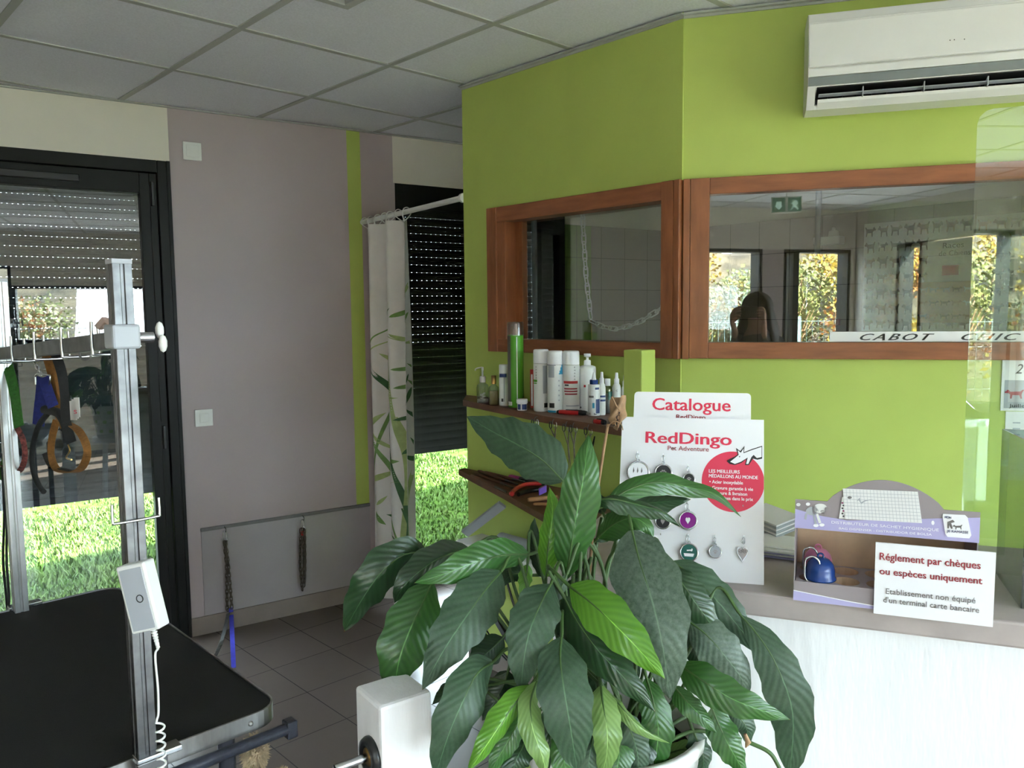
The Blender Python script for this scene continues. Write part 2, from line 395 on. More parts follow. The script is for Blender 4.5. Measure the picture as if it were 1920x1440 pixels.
        if recalc:
            bm = bmesh.new(); bm.from_mesh(me); bmesh.ops.recalc_face_normals(bm, faces=bm.faces[:]); bm.to_mesh(me); bm.free()
        me.update()
        o = bpy.data.objects.new(name, me); COL.objects.link(o)
        if parent is not None: o.parent = parent; o.location = origin - worldloc(parent)
        else: o.location = origin
        if bevel:
            b = o.modifiers.new('edge', 'BEVEL'); b.width = bevel; b.segments = 2; b.limit_method = 'ANGLE'; b.angle_limit = 0.9
        if subsurf:
            b = o.modifiers.new('smooth', 'SUBSURF'); b.levels = subsurf; b.render_levels = subsurf
        return o
def worldloc(o):
    p = V((0,0,0))
    while o is not None: p = p + o.location; o = o.parent
    return p
def tag(o, label=None, cat=None, group=None, kind=None):
    if label: o['label'] = label
    if cat: o['category'] = cat
    if group: o['group'] = group
    if kind: o['kind'] = kind
    return o
def thing(name, label, cat, loc, group=None):
    o = bpy.data.objects.new(name, None); COL.objects.link(o); o.location = V(loc); o.empty_display_size = 0.05
    return tag(o, label, cat, group)
def struct(o, label, cat): return tag(o, label, cat, kind='structure')
def copy_tree(o, parent=None):
    c = o.copy(); COL.objects.link(c)
    if parent is not None: c.parent = parent
    for ch in [x for x in bpy.data.objects if x.parent == o]: copy_tree(ch, c)
    return c
def spline(pts, n=12):
    """smooth curve through points"""
    pts = [V(p) for p in pts]; q = [pts[0]*2-pts[1]] + pts + [pts[-1]*2-pts[-2]]; out = []
    for i in range(1, len(q)-2):
        for j in range(n):
            t = j/n; a, b, c, d = q[i-1], q[i], q[i+1], q[i+2]
            out.append(0.5*((2*b)+(c-a)*t+(2*a-5*b+4*c-d)*t*t+(3*b-a-3*c+d)*t**3))
    return out + [pts[-1]]
# ================================================================== the setting
T20 = 0.20
def wb(mb, w0, w1, z0, z1, m, o0=0.0, o1=0.2): return mb.para(B(w0, z0, o0), BWD*(w1-w0), BWN*(o1-o0), V((0,0,z1-z0)), m)
b = MB()
wb(b, -4.1, -1.75, 0, 2.5, 'white'); wb(b, -1.75, -0.444, 2.25, 2.5, 'white')
wb(b, -0.45, 0.419, 0, 2.25, 'mauve'); wb(b, -0.444, 0.419, 2.25, 2.5, 'mauve')
wb(b, 0.419, 0.493, 0, 0.517, 'mauve'); wb(b, 0.419, 0.493, 0.517, 2.495, 'green'); wb(b, 0.493, 0.687, 0, 2.245, 'mauve')
wb(b, 0.419, 0.493, 2.495, 2.5, 'mauve'); wb(b, 0.493, 0.678, 2.245, 2.5, 'mauve')
wb(b, 0.678, 1.84, 2.245, 2.5, 'white'); wb(b, 0.687, 1.84, 0, 0.06, 'mauve')
wb(b, 1.84, 2.046, 0, 2.085, 'tileg'); wb(b, 2.046, 2.75, 0, 2.085, 'tileb'); wb(b, 1.84, 2.75, 2.085, 2.5, 'white')
struct(b.build('wall_back'), 'grey back wall with white lintels and a lime green painted stripe', 'wall')

b = MB(); X0, X1 = 2.24, 2.34
for y0, y1, z0, z1 in ((1.534, 2.64, 0, 1.41), (1.534, 2.64, 1.945, 2.5), (1.534, 1.60, 1.41, 1.945), (2.40, 2.64, 1.41, 1.945)):
    b.para((X0, y0, z0), (X1-X0, 0, 0), (0, y1-y0, 0), (0, 0, z1-z0), 'green')
struct(b.build('wall_partition'), 'lime green partition wall beside the shower curtain with a small wooden hatch window', 'wall')
b = MB()
for t0, t1, z0, z1 in ((0, 2.0, 0, 1.41), (0, 2.0, 1.945, 2.5), (0, 0.06, 1.41, 1.945), (1.16, 2.0, 1.41, 1.945)):
    b.para(G(t0, z0), GD*(t1-t0), -GN*0.1, V((0,0,z1-z0)), 'green')
struct(b.build('wall_counter'), 'angled lime green wall behind the counter under the air conditioner', 'wall')
b = MB(); b.para((4.53, -0.25, 0), (0.12, 0, 0), (0, 3.6, 0), (0, 0, 2.085), 'tiles'); b.para((4.53, -0.25, 2.085), (0.12, 0, 0), (0, 3.6, 0), (0, 0, 0.415), 'white')
struct(b.build('wall_washroom'), 'grey tiled wall of the room seen through the hatch windows', 'wall')
b = MB(); b.para((3.25, -0.32, 0), (1.4, 0, 0), (0, 0.12, 0), (0, 0, 2.5), 'white'); b.para((3.25, -2.65, 0), (0.15, 0, 0), (0, 2.45, 0), (0, 0, 2.5), 'white')
struct(b.build('wall_right'), 'white side wall beyond the end of the counter', 'wall')

b = MB(); b.para((4.66, -2.6, -.05), (8, 0, 0), (0, 5.7, 0), (0, 0, 3.05), 'white')  # unseen block, added to cast shade over the near lawn
struct(b.build('wall_lawn_shade'), 'unseen block added beside the building to shade the lawn', 'wall')
# floor, ceiling
b = MB(); q0, q1 = B(-4.15, -.05, .03), B(2.75, -.05, .03); b.prism([V((-2.25, -2.6, -.05)), V((4.65, -2.6, -.05)), V((4.65, q1.y, -.05)), V((-2.25, q0.y, -.05))], V((0,0,.05)), 'floor')
struct(b.build('floor'), 'dark taupe tiled floor with thin grout lines', 'floor')
b = MB(); b.para((-2.25, -2.6, 2.5), (6.9, 0, 0), (0, 7.2, 0), (0, 0, 0.5), 'ceil')
for i in range(-4, 7): b.para((0.6506+0.6*i-0.012, -2.45, 2.4955), (0.024, 0, 0), (0, 6.8, 0), (0, 0, 0.0055), 'tbar')
for j in range(-1, 11): b.para((-2.1, 3.8122-0.6*j-0.012, 2.496), (6.6, 0, 0), (0, 0.024, 0), (0, 0, 0.005), 'tbar')
struct(b.build('ceiling'), 'suspended ceiling of square grey-white tiles in a grid of metal rails', 'ceiling')
b = MB()
b.para((2.222, 1.53, 2.488), (0.018, 0, 0), (0, 1.11, 0), (0, 0, 0.006), 'tbar'); b.para(G(0, 2.488), GD*2, GN*0.018, V((0,0,0.006)), 'tbar')
b.para((2.236, 1.53, 2.480), (0.004, 0, 0), (0, 1.11, 0), (0, 0, 0.012), 'tbar'); b.para(G(0, 2.480), GD*2, GN*0.004, V((0,0,0.012)), 'tbar')
b.para(B(-2, 2.490), BWD*4.7, -BWN*0.016, V((0,0,0.005)), 'tbar')
struct(b.build('trim_1'), 'thin pale metal edge strip where ceiling meets the walls', 'trim')
b = MB(); wb(b, -0.45, 0.687, 0, 0.089, 'base', -0.012, 0); wb(b, -4.1, -1.75, 0, 0.089, 'base', -0.012, 0)
struct(b.build('baseboard_back', bevel=0.002), 'brown tile skirting along the grey back wall', 'skirting')
b = MB(); b.para((2.228, 1.53, 0), (0.012, 0, 0), (0, 1.11, 0), (0, 0, 0.089), 'base')
struct(b.build('baseboard_partition', bevel=0.002), 'brown tile skirting under the lime green partition', 'skirting')

# glazed door on the left
def frame4(b, w0, w1, z0, z1, t, o0, o1, m, tb=None, bt=None):
    tb = t if tb is None else tb; bt = t if bt is None else bt
    wb(b, w0, w0+t, z0, z1, m, o0, o1); wb(b, w1-t, w1, z0, z1, m, o0, o1)
    wb(b, w0+t, w1-t, z1-tb, z1, m, o0, o1); wb(b, w0+t, w1-t, z0, z0+bt, m, o0, o1)
d1 = struct(thing('door_1', None, None, B(-1.1, 0)), 'black framed glazed garden door behind the grooming table', 'door')
b = MB(); frame4(b, -1.75, -0.45, 0.0, 2.25, 0.05, -0.006, 0.085, 'frame', 0.055, 0.03); b.build('door_frame', d1, bevel=0.003)
b = MB(); frame4(b, -1.697, -0.503, 0.03, 2.192, 0.072, 0.012, 0.07, 'frame', 0.09, 0.09)
wb(b, -0.535, -0.531, 0.03, 2.192, 'black', 0.010, 0.014); sash = b.build('door_leaf', d1, bevel=0.003)
b = MB(); wb(b, -1.63, -0.57, 0.11, 2.11, 'glass', 0.040, 0.044); b.build('glass_pane', sash)
b = MB(); wb(b, -1.55, -0.815, 2.13, 2.162, 'black', -0.004, 0.014); b.build('air_vent', d1, bevel=0.004)
b = MB()
for z in (2.10, 0.98): wb(b, -0.528, -0.515, z-0.055, z+0.055, 'black', -0.002, 0.014)
b.build('hinge', d1, bevel=0.003)
b = MB(); wb(b, -0.46, -0.4445, 0.0, 2.25, 'frame', -0.012, 0.0); b.build('cover_strip', d1)

# window beyond the curtain
w1 = struct(thing('window_1', None, None, B(1.2, 0)), 'tall black framed window beyond the shower curtain', 'window')
b = MB(); frame4(b, 0.687, 1.84, 0.06, 2.245, 0.045, 0.004, 0.085, 'frame', 0.13, 0.06); wb(b, 1.66, 1.80, 0.06, 2.245, 'frame', 0.004, 0.085); wb(b, 1.625, 1.64, 0.1, 2.1, 'plasticg', 0.02, 0.06); b.build('window_frame', w1, bevel=0.003)
b = MB(); wb(b, 0.73, 1.665, 0.11, 2.13, 'glass', 0.040, 0.044); b.build('glass_pane', w1)

# roller shutters: convex slats; the top ones hang apart and show rows of light slots
def shutter(name, w0, w1, ztop, zopen, zbot, m, label, pitch=0.045, hp=0.02, solid=0.0150):
    b = MB(); z = ztop; o = 0.135
    while z-pitch > zbot:
        gap = 0.0013 if z > zopen else 0.0; h = pitch-gap
        prof = [(0.0, 0.0), (-0.006, h*0.25), (-0.008, h*0.5), (-0.006, h*0.75), (0.0, h*1.004), (0.006, h*1.004), (0.006, 0)]
        b.prism([B(w0, z-h+q, o+p) for p, q in prof], BWD*(w1-w0), m)
        if gap:
            w = w0
            while w < w1:
                wb(b, w, min(w+solid, w1), z-pitch, z-h, m, o, o+0.006); w += hp
        z -= pitch
    wb(b, w0, w1, z-0.03, z, m, o-0.004, o+0.01)
    t = tag(b.build(name), label, 'roller shutter')
    return t
shutter('roller_shutter', -1.72, -0.46, 2.26, 1.42, 0.70, 'slat', 'half lowered grey roller shutter outside the glazed door')
shutter('roller_shutter', 0.69, 1.83, 2.26, 1.02, 0.76, 'slatd', 'dark half lowered roller shutter outside the window by the curtain', pitch=0.044, hp=0.032, solid=0.0250)

# wooden hatch windows
w2 = struct(thing('window_2', None, None, (2.24, 2.0, 1.38)), 'small wooden hatch window in the lime green partition', 'window')
b = MB()
b.cbox((2.218, 2.415, 1.384), (0.03, 0, 0), (0, 0.057, 0), (0, 0, 0.586), 'wood', 0.002)
b.cbox((2.224, 2.367, 1.40), (0.06, 0, 0), (0, 0.048, 0), (0, 0, 0.56), 'wood', 0.002)
b.cbox((2.222, 1.60, 1.910), (0.075, 0, 0), (0, 0.815, 0), (0, 0, 0.060), 'woodh', 0.002)
b.cbox((2.222, 1.60, 1.384), (0.075, 0, 0), (0, 0.815, 0), (0, 0, 0.052), 'woodh', 0.002)
b.cbox((2.216, 1.552, 1.384), (0.08, 0, 0), (0, 0.048, 0), (0, 0, 0.586), 'wood', 0.002)
b.para((2.283, 2.33, 1.42), (0.03, 0, 0), (0, 0.05, 0), (0, 0, 0.52), 'wood')
b.build('window_frame', w2)
b = MB(); b.para((2.286, 1.59, 1.425), (0.004, 0, 0), (0, 0.76, 0), (0, 0, 0.50), 'glassw'); b.build('glass_pane', w2)
w3 = struct(thing('window_3', None, None, G(0.6, 1.38)), 'long wooden hatch window in the angled green wall', 'window')
b = MB()
b.cbox(G(0.027, 1.386), GD*0.0605, GN*0.022, V((0,0,0.584)), 'wood', 0.002)
b.cbox(G(0.0875, 1.918, -0.03), GD*1.1, GN*0.05, V((0,0,0.052)), 'woodh', 0.002)
b.cbox(G(0.0875, 1.386, -0.03), GD*1.1, GN*0.05, V((0,0,0.053)), 'woodh', 0.002)
b.cbox(G(1.13, 1.386, -0.03), GD*0.06, GN*0.052, V((0,0,0.584)), 'wood', 0.002)
b.build('window_frame', w3)
b = MB(); b.para(G(0.07, 1.43, -0.006), GD*1.09, GN*0.004, V((0,0,0.50)), 'glassw'); b.build('glass_pane', w3)
b = MB(); b.cbox(G(0.004, 1.384, 0), GD*0.022, GN*0.022, V((0,0,0.586)), 'wood', 0.002); b.cbox((2.216, 1.528, 1.384), (0.024, 0, 0), (0, 0.022, 0), (0, 0, 0.586), 'wood', 0.002)
struct(b.build('trim_2'), 'pair of wooden strips covering the corner between the two hatch windows', 'trim')

# glazed shop front behind the camera (its daylight lights the room, and the hatch glass mirrors it)
b = MB()
def wx(y0, y1, z0, z1, m='white'): b.para((-2.25, y0, z0), (0.15, 0, 0), (0, y1-y0, 0), (0, 0, z1-z0), m)
def wy(x0, x1, z0, z1, m='white'): b.para((x0, -2.6, z0), (x1-x0, 0, 0), (0, 0.15, 0), (0, 0, z1-z0), m)
wx(-0.62, 4.6, 0, 2.5); wx(-2.6, -0.62, 2.115, 2.5); wx(-1.665, -1.437, 0, 2.115, 'mauve'); wx(-2.6, -2.40, 0, 2.115)
struct(b.build('wall_left'), 'white wall with the glazed shop front mirrored in the hatch glass', 'wall')
b = MB(); wy(-2.1, -1.524, 0, 2.5); wy(-1.218, -0.63, 0, 2.115); wy(-1.524, 3.25, 2.13, 2.5); wy(3.1, 3.25, 0, 2.13); wy(-.10, 1.5, 0, 1.25); wy(-.10, 1.5, 1.90, 2.13); wy(1.35, 1.5, 1.25, 1.90)
struct(b.build('wall_front'), 'white front wall with tall glazed openings behind the camera', 'wall')
def shopfront(name, spans, along, at, label):
    w = struct(thing(name, None, None, (at, 0, 0) if along == 'y' else (0, at, 0)), label, 'window')
    f = MB(); g = MB()
    def put(mb, a0, a1, z0, z1, th, m):
        if along == 'y': mb.para((at-th/2, a0, z0), (th, 0, 0), (0, a1-a0, 0), (0, 0, z1-z0), m)
        else: mb.para((a0, at-th/2, z0), (a1-a0, 0, 0), (0, th, 0), (0, 0, z1-z0), m)
    for span in spans:
        a0, a1 = span[:2]; zb, zt = span[2:] if len(span) > 2 else (0, 2.12); t = 0.03
        put(f, a0, a0+t, zb, zt, 0.16, 'frame'); put(f, a1-t, a1, zb, zt, 0.16, 'frame'); put(f, a0+t, a1-t, zt-.03, zt, 0.16, 'frame'); put(f, a0+t, a1-t, zb, zb+.05, 0.16, 'frame')
        put(g, a0+t, a1-t, zb+.05, zt-.03, 0.006, 'glass')
    f.build('window_frame', w); g.build('glass_pane', w)
shopfront('window_4', [(-1.437, -0.62), (-1.80, -1.665), (-2.40, -1.80)], 'y', -2.178, 'black framed glazing of the shop front to the left of the photographer')
shopfront('window_5', [(-1.524, -1.218), (-0.63, -0.49), (-0.49, -0.10), (-0.10, 1.35, 1.25, 1.90), (1.5, 2.3), (2.3, 3.1)], 'x', -2.528, 'black framed glazing of the shop front behind the photographer, two end panes added for daylight')  # last two panes are added to let more daylight in

# ------------------------------------------------------------------ outdoors
b = MB(); b.para((-30, -30, -0.36), (60, 0, 0), (0, 60, 0), (0, 0, 0.30), 'lawn')
struct(b.build('ground'), 'sunlit lawn behind the glazed door and window', 'lawn')
b = MB(); b.para((-6.6, -7.2, -0.06), (4.3, 0, 0), (0, 14, 0), (0, 0, 0.02), 'asphalt'); b.para((-2.3, -7.2, -0.06), (10, 0, 0), (0, 4.5, 0), (0, 0, 0.02), 'asphalt')
b.para((-6.75, -7.35, -0.06), (0.15, 0, 0), (0, 14.2, 0), (0, 0, 0.10), 'card')
struct(b.build('road'), 'grey asphalt drive in front of the shop, mirrored in the acrylic', 'road')
rnd = random.Random(3)
# grass blades in front of the door and the window
b = MB(); vs, fs = [], []
def blades(n, xr, yr, hr):
    for _ in range(n):
        x = rnd.uniform(*xr); y = rnd.uniform(*yr)
        q = V((x, y, 0)) - BW0
        if q.dot(BWN) < 0.22: continue
        h = rnd.uniform(*hr)*(0.7 + 0.6*abs(math.sin(x*3.1)*math.cos(y*2.3))); a = rnd.uniform(0, 2*PI); lean = rnd.uniform(0.1, 0.8)*h; wd = rnd.uniform(0.004, 0.009)
        dx, dy = math.cos(a), math.sin(a); k = len(vs); p = V((x, y, -0.062))
        vs.extend([p+V((-dy*wd, dx*wd, 0)), p+V((dy*wd, -dx*wd, 0)), p+V((dx*lean*0.4+dy*wd*0.7, dy*lean*0.4-dx*wd*0.7, h*0.6)), p+V((dx*lean*0.4-dy*wd*0.7, dy*lean*0.4+dx*wd*0.7, h*0.6)), p+V((dx*lean, dy*lean, h))])
        fs.extend([(k, k+1, k+2, k+3), (k+3, k+2, k+4)])
blades(26000, (0.2, 3.2), (4.1, 7.2), (0.02, 0.05)); blades(15000, (3.0, 5.6), (3.8, 7.6), (0.02, 0.05)); blades(9000, (0.2, 6.5), (7.0, 10.5), (0.03, 0.06))
k = N('grass_blade'); k.link(k.mix(k.ramp(k.noise(2.2, 3, 0.6), 0.3, 0.7), rgb(36,62,16), rgb(70,84,38)), k.b.inputs['Base Color']); k.b.inputs['Roughness'].default_value = 0.7; k.b.inputs['Specular IOR Level'].default_value = 0.1
MATS['grass_blade'] = k.m; b.add(vs, fs, k.m)
tag(b.build('grass', recalc=False), 'short green grass outside the glazed door and window', 'grass', kind='stuff')

# wooded bank across the drive
b = MB(); NA, NR = 70, 22; vs = []
def bank(a, r): return max(0.0, (r-8.6))*0.42*(0.85+0.3*math.sin(a*7)+0.12*math.sin(a*23+r)) - 0.3
for i in range(NA+1):
    a = math.radians(182 + (312-182)*i/NA)
    for j in range(NR+1):
        r = 8.2+j*1.0; vs.append((math.sin(a)*r, math.cos(a)*r, min(bank(a, r), 4.0+0.5*math.sin(a*31))))
b.add(vs, [(i*(NR+1)+j, (i+1)*(NR+1)+j, (i+1)*(NR+1)+j+1, i*(NR+1)+j+1) for i in range(NA) for j in range(NR)], 'hill', True)
struct(b.build('hillside'), 'wooded bank across the drive, mirrored in the hatch glass', 'hillside')
SH = [('autumn_yellow', (134,108,26), (160,134,50)), ('autumn_orange', (140,78,24), (160,104,38)), ('olive_leaf', (74,82,34), (110,112,56)), ('ivy_leaf', (62,76,56), (100,112,90))]
LAB = ['yellow autumn shrub on the bank, mirrored in the hatch glass', 'orange autumn shrub on the bank, mirrored in the hatch glass', 'olive green shrub on the bank, mirrored in the hatch glass', 'pale grey-green shrub on the bank, mirrored in the hatch glass']
protos = []
for i, (nm, c0, c1) in enumerate(SH):
    k = N(nm); k.link(k.mix(k.ramp(k.noise(9, 3, 0.6), 0.3, 0.7), rgb(*c0), rgb(*c1)), k.b.inputs['Base Color']); k.b.inputs['Roughness'].default_value = 0.6
    b = MB(); vs, fs = [], []
    for _ in range(750):
        u = V((rnd.gauss(0, 1), rnd.gauss(0, 1), rnd.gauss(0, 1))).normalized()*rnd.uniform(0.35, 1.0)
        p = V((u.x*0.75, u.y*0.75, 0.75+u.z*0.75)); q = V((rnd.gauss(0,1), rnd.gauss(0,1), rnd.gauss(0,1))).normalized(); s = q.orthogonal().normalized(); L = rnd.uniform(0.06, 0.13); kk = len(vs)
        vs.extend([p, p+q*L*0.5+s*L*0.35, p+q*L, p+q*L*0.5-s*L*0.35]); fs.append((kk, kk+1, kk+2, kk+3))
    b.add(vs, fs, k.m)
    for _ in range(7):
        an = rnd.uniform(0, 2*PI); b.tube([(0,0,-0.1), (math.cos(an)*0.2, math.sin(an)*0.2, 0.6), (math.cos(an)*0.5, math.sin(an)*0.5, 1.1)], [0.03, 0.02, 0.008], 'stemdry', 5)
    protos.append(tag(b.build('shrub', origin=(0,0,0), recalc=False), LAB[i], 'shrub', 'shrubs of the '+['yellow','orange','olive','pale'][i]+' kind on the bank'))
first = [True]*4
for _ in range(150):
    a = math.radians(rnd.uniform(185, 300)); r = 9.0+rnd.uniform(0, 1)**1.3*8; z = min(bank(a, r), 4.0)
    i = rnd.choices((0, 1, 2, 3), (0.32, 0.18, 0.34, 0.16))[0]
    o = protos[i] if first[i] else protos[i].copy()
    if not first[i]: COL.objects.link(o)
    first[i] = False; s = rnd.uniform(0.6, 1.15)
    o.location = (math.sin(a)*r, math.cos(a)*r, z-0.1); o.scale = (s, s, s*rnd.uniform(0.8, 1.2)); o.rotation_euler = (0, 0, rnd.uniform(0, 6))
# mesh fence
def fence(p0, p1, label):
    p0, p1 = V(p0), V(p1); L = (p1-p0).length; d = (p1-p0)/L; t = thing('mesh_fence', label, 'fence', (p0+p1)/2)
    m = MB(); n = int(L/0.11)
    for i in range(n+1): m.tube([p0+d*(L*i/n), p0+d*(L*i/n)+V((0,0,1.5))], 0.004, 'fence', 4, cap=False)
    for z in (0.1, 0.3, 0.5, 0.9, 1.1, 1.45): m.tube([p0+V((0,0,z)), p1+V((0,0,z))], 0.006, 'fence', 4)
    m.build('wire_mesh', t)
    k = int(L/2.4)
    for i in range(k+1):
        q = MB(); q.box(p0+d*(L*i/k)+V((0,0,0.72)), (0.06, 0.06, 1.64), 'fence'); q.build('fence_post', t)
fence((-7.2, -8.2, -0.1), (-7.2, 3.5, -0.1), 'tall green mesh fence along the foot of the bank')
fence((-6.9, -8.3, -0.1), (7.0, -8.3, -0.1), 'green mesh fence across the far side of the drive')
# ================================================================== helpers for prints
def fit(mb, body, o, ex, ey, width, height, m, **kw):
    """lettering scaled to a given width and capital height, o at its lower left"""
    n0 = len(mb.v); fat = kw.pop('bold', 0.0)
    for k in ((0,) if not fat else (-1, -.33, .33, 1)):               # heavier strokes: the same letters set side by side
        mb.text(body, height/0.72, V(o)+V(ex).normalized()*fat*.8*k+V(ey).normalized()*fat*.4*(k if abs(k) < 1 else -k*.4)+V(ex).cross(V(ey)).normalized()*(k+1)*.00006, ex, ey, m, **kw)
    exn = V(ex).normalized(); xs = [(v-V(o)).dot(exn) for v in mb.v[n0:]]
    lo, hi = min(xs), max(xs); k = width/(hi-lo)
    for i, x in enumerate(xs): mb.v[n0+i] = mb.v[n0+i] + exn*((x-lo)*k-x)
    return mb
DOG = [(-.50,.02),(-.52,.10),(-.42,.14),(-.38,.22),(-.30,.20),(-.22,.10),(.30,.12),(.44,.24),(.50,.22),(.40,.02),(.38,-.10),(.42,-.30),(.34,-.32),(.26,-.10),(-.10,-.10),(-.14,-.32),(-.22,-.32),(-.22,-.06),(-.34,.02)]
PAW = [(-.42,.12,.17),(-.15,.36,.18),(.17,.36,.18),(.43,.12,.17),(0,-.18,.34)]
HEART = [(0,-.8)]+[(.5*(16*math.sin(t)**3)/8*.5*1.0, (13*math.cos(t)-5*math.cos(2*t)-2*math.cos(3*t)-math.cos(4*t))/16*.8) for t in [PI-2*PI*i/36 for i in range(1, 36)]]

# ================================================================== grooming table
TX0, TX1, TY0, TY1, TZ = 0.20, 0.695, 1.385, 2.345, 0.79
def rrect(x0, x1, y0, y1, r, z, n=6):
    out = []
    for cx, cy, a0 in ((x1-r, y1-r, 0), (x0+r, y1-r, 90), (x0+r, y0+r, 180), (x1-r, y0+r, 270)):
        for i in range(n+1): a = math.radians(a0+90*i/n); out.append(V((cx+r*math.cos(a), cy+r*math.sin(a), z)))
    return out
gt = thing('grooming_table', 'grooming table with black rubber top and metal edge, cut by the lower left', 'table', (0.45, 1.86, 0))
b = MB(); b.prism(rrect(TX0+.004, TX1-.004, TY0+.004, TY1-.004, .046, TZ-.02), V((0,0,.02)), 'rubber'); b.build('table_top', gt)
b = MB(); o = rrect(TX0, TX1, TY0, TY1, .05, TZ-.030); i_ = rrect(TX0+.004, TX1-.004, TY0+.004, TY1-.004, .046, TZ-.030); n = len(o)
vs = o + [v+V((0,0,.033)) for v in o] + i_ + [v+V((0,0,.033)) for v in i_]
fs = []
for k in range(n):
    q = (k+1) % n; fs += [(k, q, n+q, n+k), (n+k, n+q, 3*n+q, 3*n+k), (3*n+k, 3*n+q, 2*n+q, 2*n+k), (2*n+k, 2*n+q, q, k)]
b.add(vs, fs, 'steel'); edge = b.build('edge_trim', gt)
for x, y in ((TX1+.001, 1.46), (TX1+.001, 1.75), (TX1+.001, 2.05), (TX1+.001, 2.28), (.27, TY0-.001), (.46, TY0-.001), (.63, TY0-.001)):
    b = MB(); b.ball((x, y, TZ-.013), .005, 'steel', 8); b.build('rivet', edge)
b = MB(); b.tube([(0.10, 1.372, TZ-.044), (0.70, 1.372, TZ-.044)], .0115, 'bluebar', 12); b.box((0.704, 1.374, TZ-.046), (.022, .026, .034), 'bluebar'); b.build('side_rail', gt, bevel=.003)
for x, y in ((.27, 1.5), (.63, 1.5), (.27, 2.24), (.63, 2.24)):
    b = MB(); b.tube([(x, y, TZ-.02), (x+(.05 if x > .4 else -.05)*0, y, 0.0)], .017, 'bluebar', 10); b.build('leg', gt)
b = MB(); b.box((.45, 1.87, TZ-.035), (.40, .84, .028), 'black'); b.build('under_frame', gt)
# steel overhead frame clamped to the table
ga = thing('grooming_stand', 'steel grooming frame of two posts and a hooked crossbar clamped on the table', 'grooming frame', (0.45, 1.86, TZ))
def post(x, y, z0, z1, mname):
    b = MB(); s = .0155; g = .003
    prof = [(-s,-s),(-g,-s),(-g,-s+.003),(g,-s+.003),(g,-s),(s,-s),(s,-g),(s-.003,-g),(s-.003,g),(s,g),(s,s),(-s,s),(-s,g),(-s+.003,g),(-s+.003,-g),(-s,-g)]
    b.prism([V((x+p, y+q, z0)) for p, q in prof], V((0,0,z1-z0)), mname); b.box((x, y, z1+.004), (.032, .032, .008), 'plasticg'); return b.build('post', ga, bevel=.001)
post(0.442, 1.392, TZ-.03, 1.628, 'galv'); post(0.455, 2.325, TZ-.03, 1.632, 'steel')
b = MB(); b.para((0.438, 1.40, 1.490), (.026, 0, 0), (0, .93, -.052), (0, 0, .030), 'galv'); b.build('crossbar', ga, bevel=.002)
def barz(y): return 1.505-(y-1.40)*.056
for y in (1.475, 1.66, 1.86, 2.06, 2.24):
    b = MB(); z = barz(y); x = .451
    b.tube(spline([(x-.032, y, z+.034), (x-.032, y, z-.016), (x-.026, y, z-.022), (x+.026, y, z-.022), (x+.032, y, z-.016), (x+.032, y, z+.034)], 5), .0028, 'chrome', 8); b.build('hook', ga)
b = MB(); z = P(262, 966, dep(V((.442, 1.385, 1.2)))).z; b.tube(spline([(.406, 1.374, z+.026), (.406, 1.374, z-.002), (.412, 1.374, z-.006), (.474, 1.374, z-.006), (.480, 1.374, z-.002), (.480, 1.374, z+.026)], 5), .0026, 'chrome', 8); b.build('hook', ga)
b = MB(); z = 1.508; b.cbox((.420, 1.370, z-.018), (.044, 0, 0), (0, .046, 0), (0, 0, .040), 'plasticg', .004); b.build('clamp_collar', ga)
b = MB(); b.tube([(.464, 1.38, z), (.486, 1.378, z)], .009, 'chrome', 10)
for sgn in (-1, 1): b.ball((.499, 1.378+.006*sgn, z+.011*sgn), .012, 'plastic', 10, (.6, .6, 1.25))
b.build('wing_knob', ga)
for x, y in ((.442, 1.372), (.455, 2.345)):
    b = MB(); b.box((x+.014, y, TZ+.006), (.075, .030, .010), 'chrome'); b.box((x, y-.012 if y < 2 else y+.012, TZ-.03), (.05, .012, .07), 'galv'); b.build('clamp_foot', ga, bevel=.002)
# hand control with coiled cord hung on the near post
d0 = 1.255; hc = thing('hand_control', 'white hand control box with round button hung on the near steel post', 'remote control', P(268, 1117, d0))
ey = (P(252, 1050, d0)-P(284, 1180, d0)).normalized(); ex = (RT-ey*RT.dot(ey)).normalized(); ex = (ex*math.cos(.18)+ex.cross(ey)*math.sin(.18)).normalized(); ez = ex.cross(ey)
c = P(268, 1117, d0); w_, h_, t_ = .050, .108, .028
b = MB(); b.cbox(c-ex*w_/2-ey*h_/2-ez*t_/2, ex*w_, ey*h_, ez*t_, 'plastic', .003); b.build('housing', hc)
b = MB(); b.cbox(c-ex*w_*.40-ey*h_*.46+ez*t_*.5, ex*w_*.78, ey*h_*.9, ez*.001, 'plasticg', .0004); b.build('face_plate', hc)
b = MB(); b.ring(c+ex*.005-ey*.001+ez*(t_/2+.0012), .0056, .0008, 'ink', axis=ez, n=28, k=6); b.build('button', hc)
e0 = c-ey*h_/2-ex*-.004
b = MB()
for k in range(7): b.lathe([(.0052-.0004*k, -.0045*k), (.0052-.0004*k, -.0045*k-.0026), (.003, -.0045*k-.0027), (.003, -.0045*k-.0045)], e0, 'plastic', 12, axis=ey)
e1 = e0-ey*.032
pts = [e1] + [P(x, y, d0) for x, y in ((291, 1230), (296, 1290), (297, 1335), (294, 1350))]
path = spline(pts, 8); q = path[-1]; base = P(300, 1356, d0); end = P(306, 1500, d0)
for k in range(150):
    f = k/149; a = f*2*PI*8.5; path.append(base.lerp(end, f)+RT*(-math.cos(a))*.0062+FW*math.sin(a)*.0062)
b.tube(path, .0018, 'plastic', 7); b.build('coiled_cord', hc)

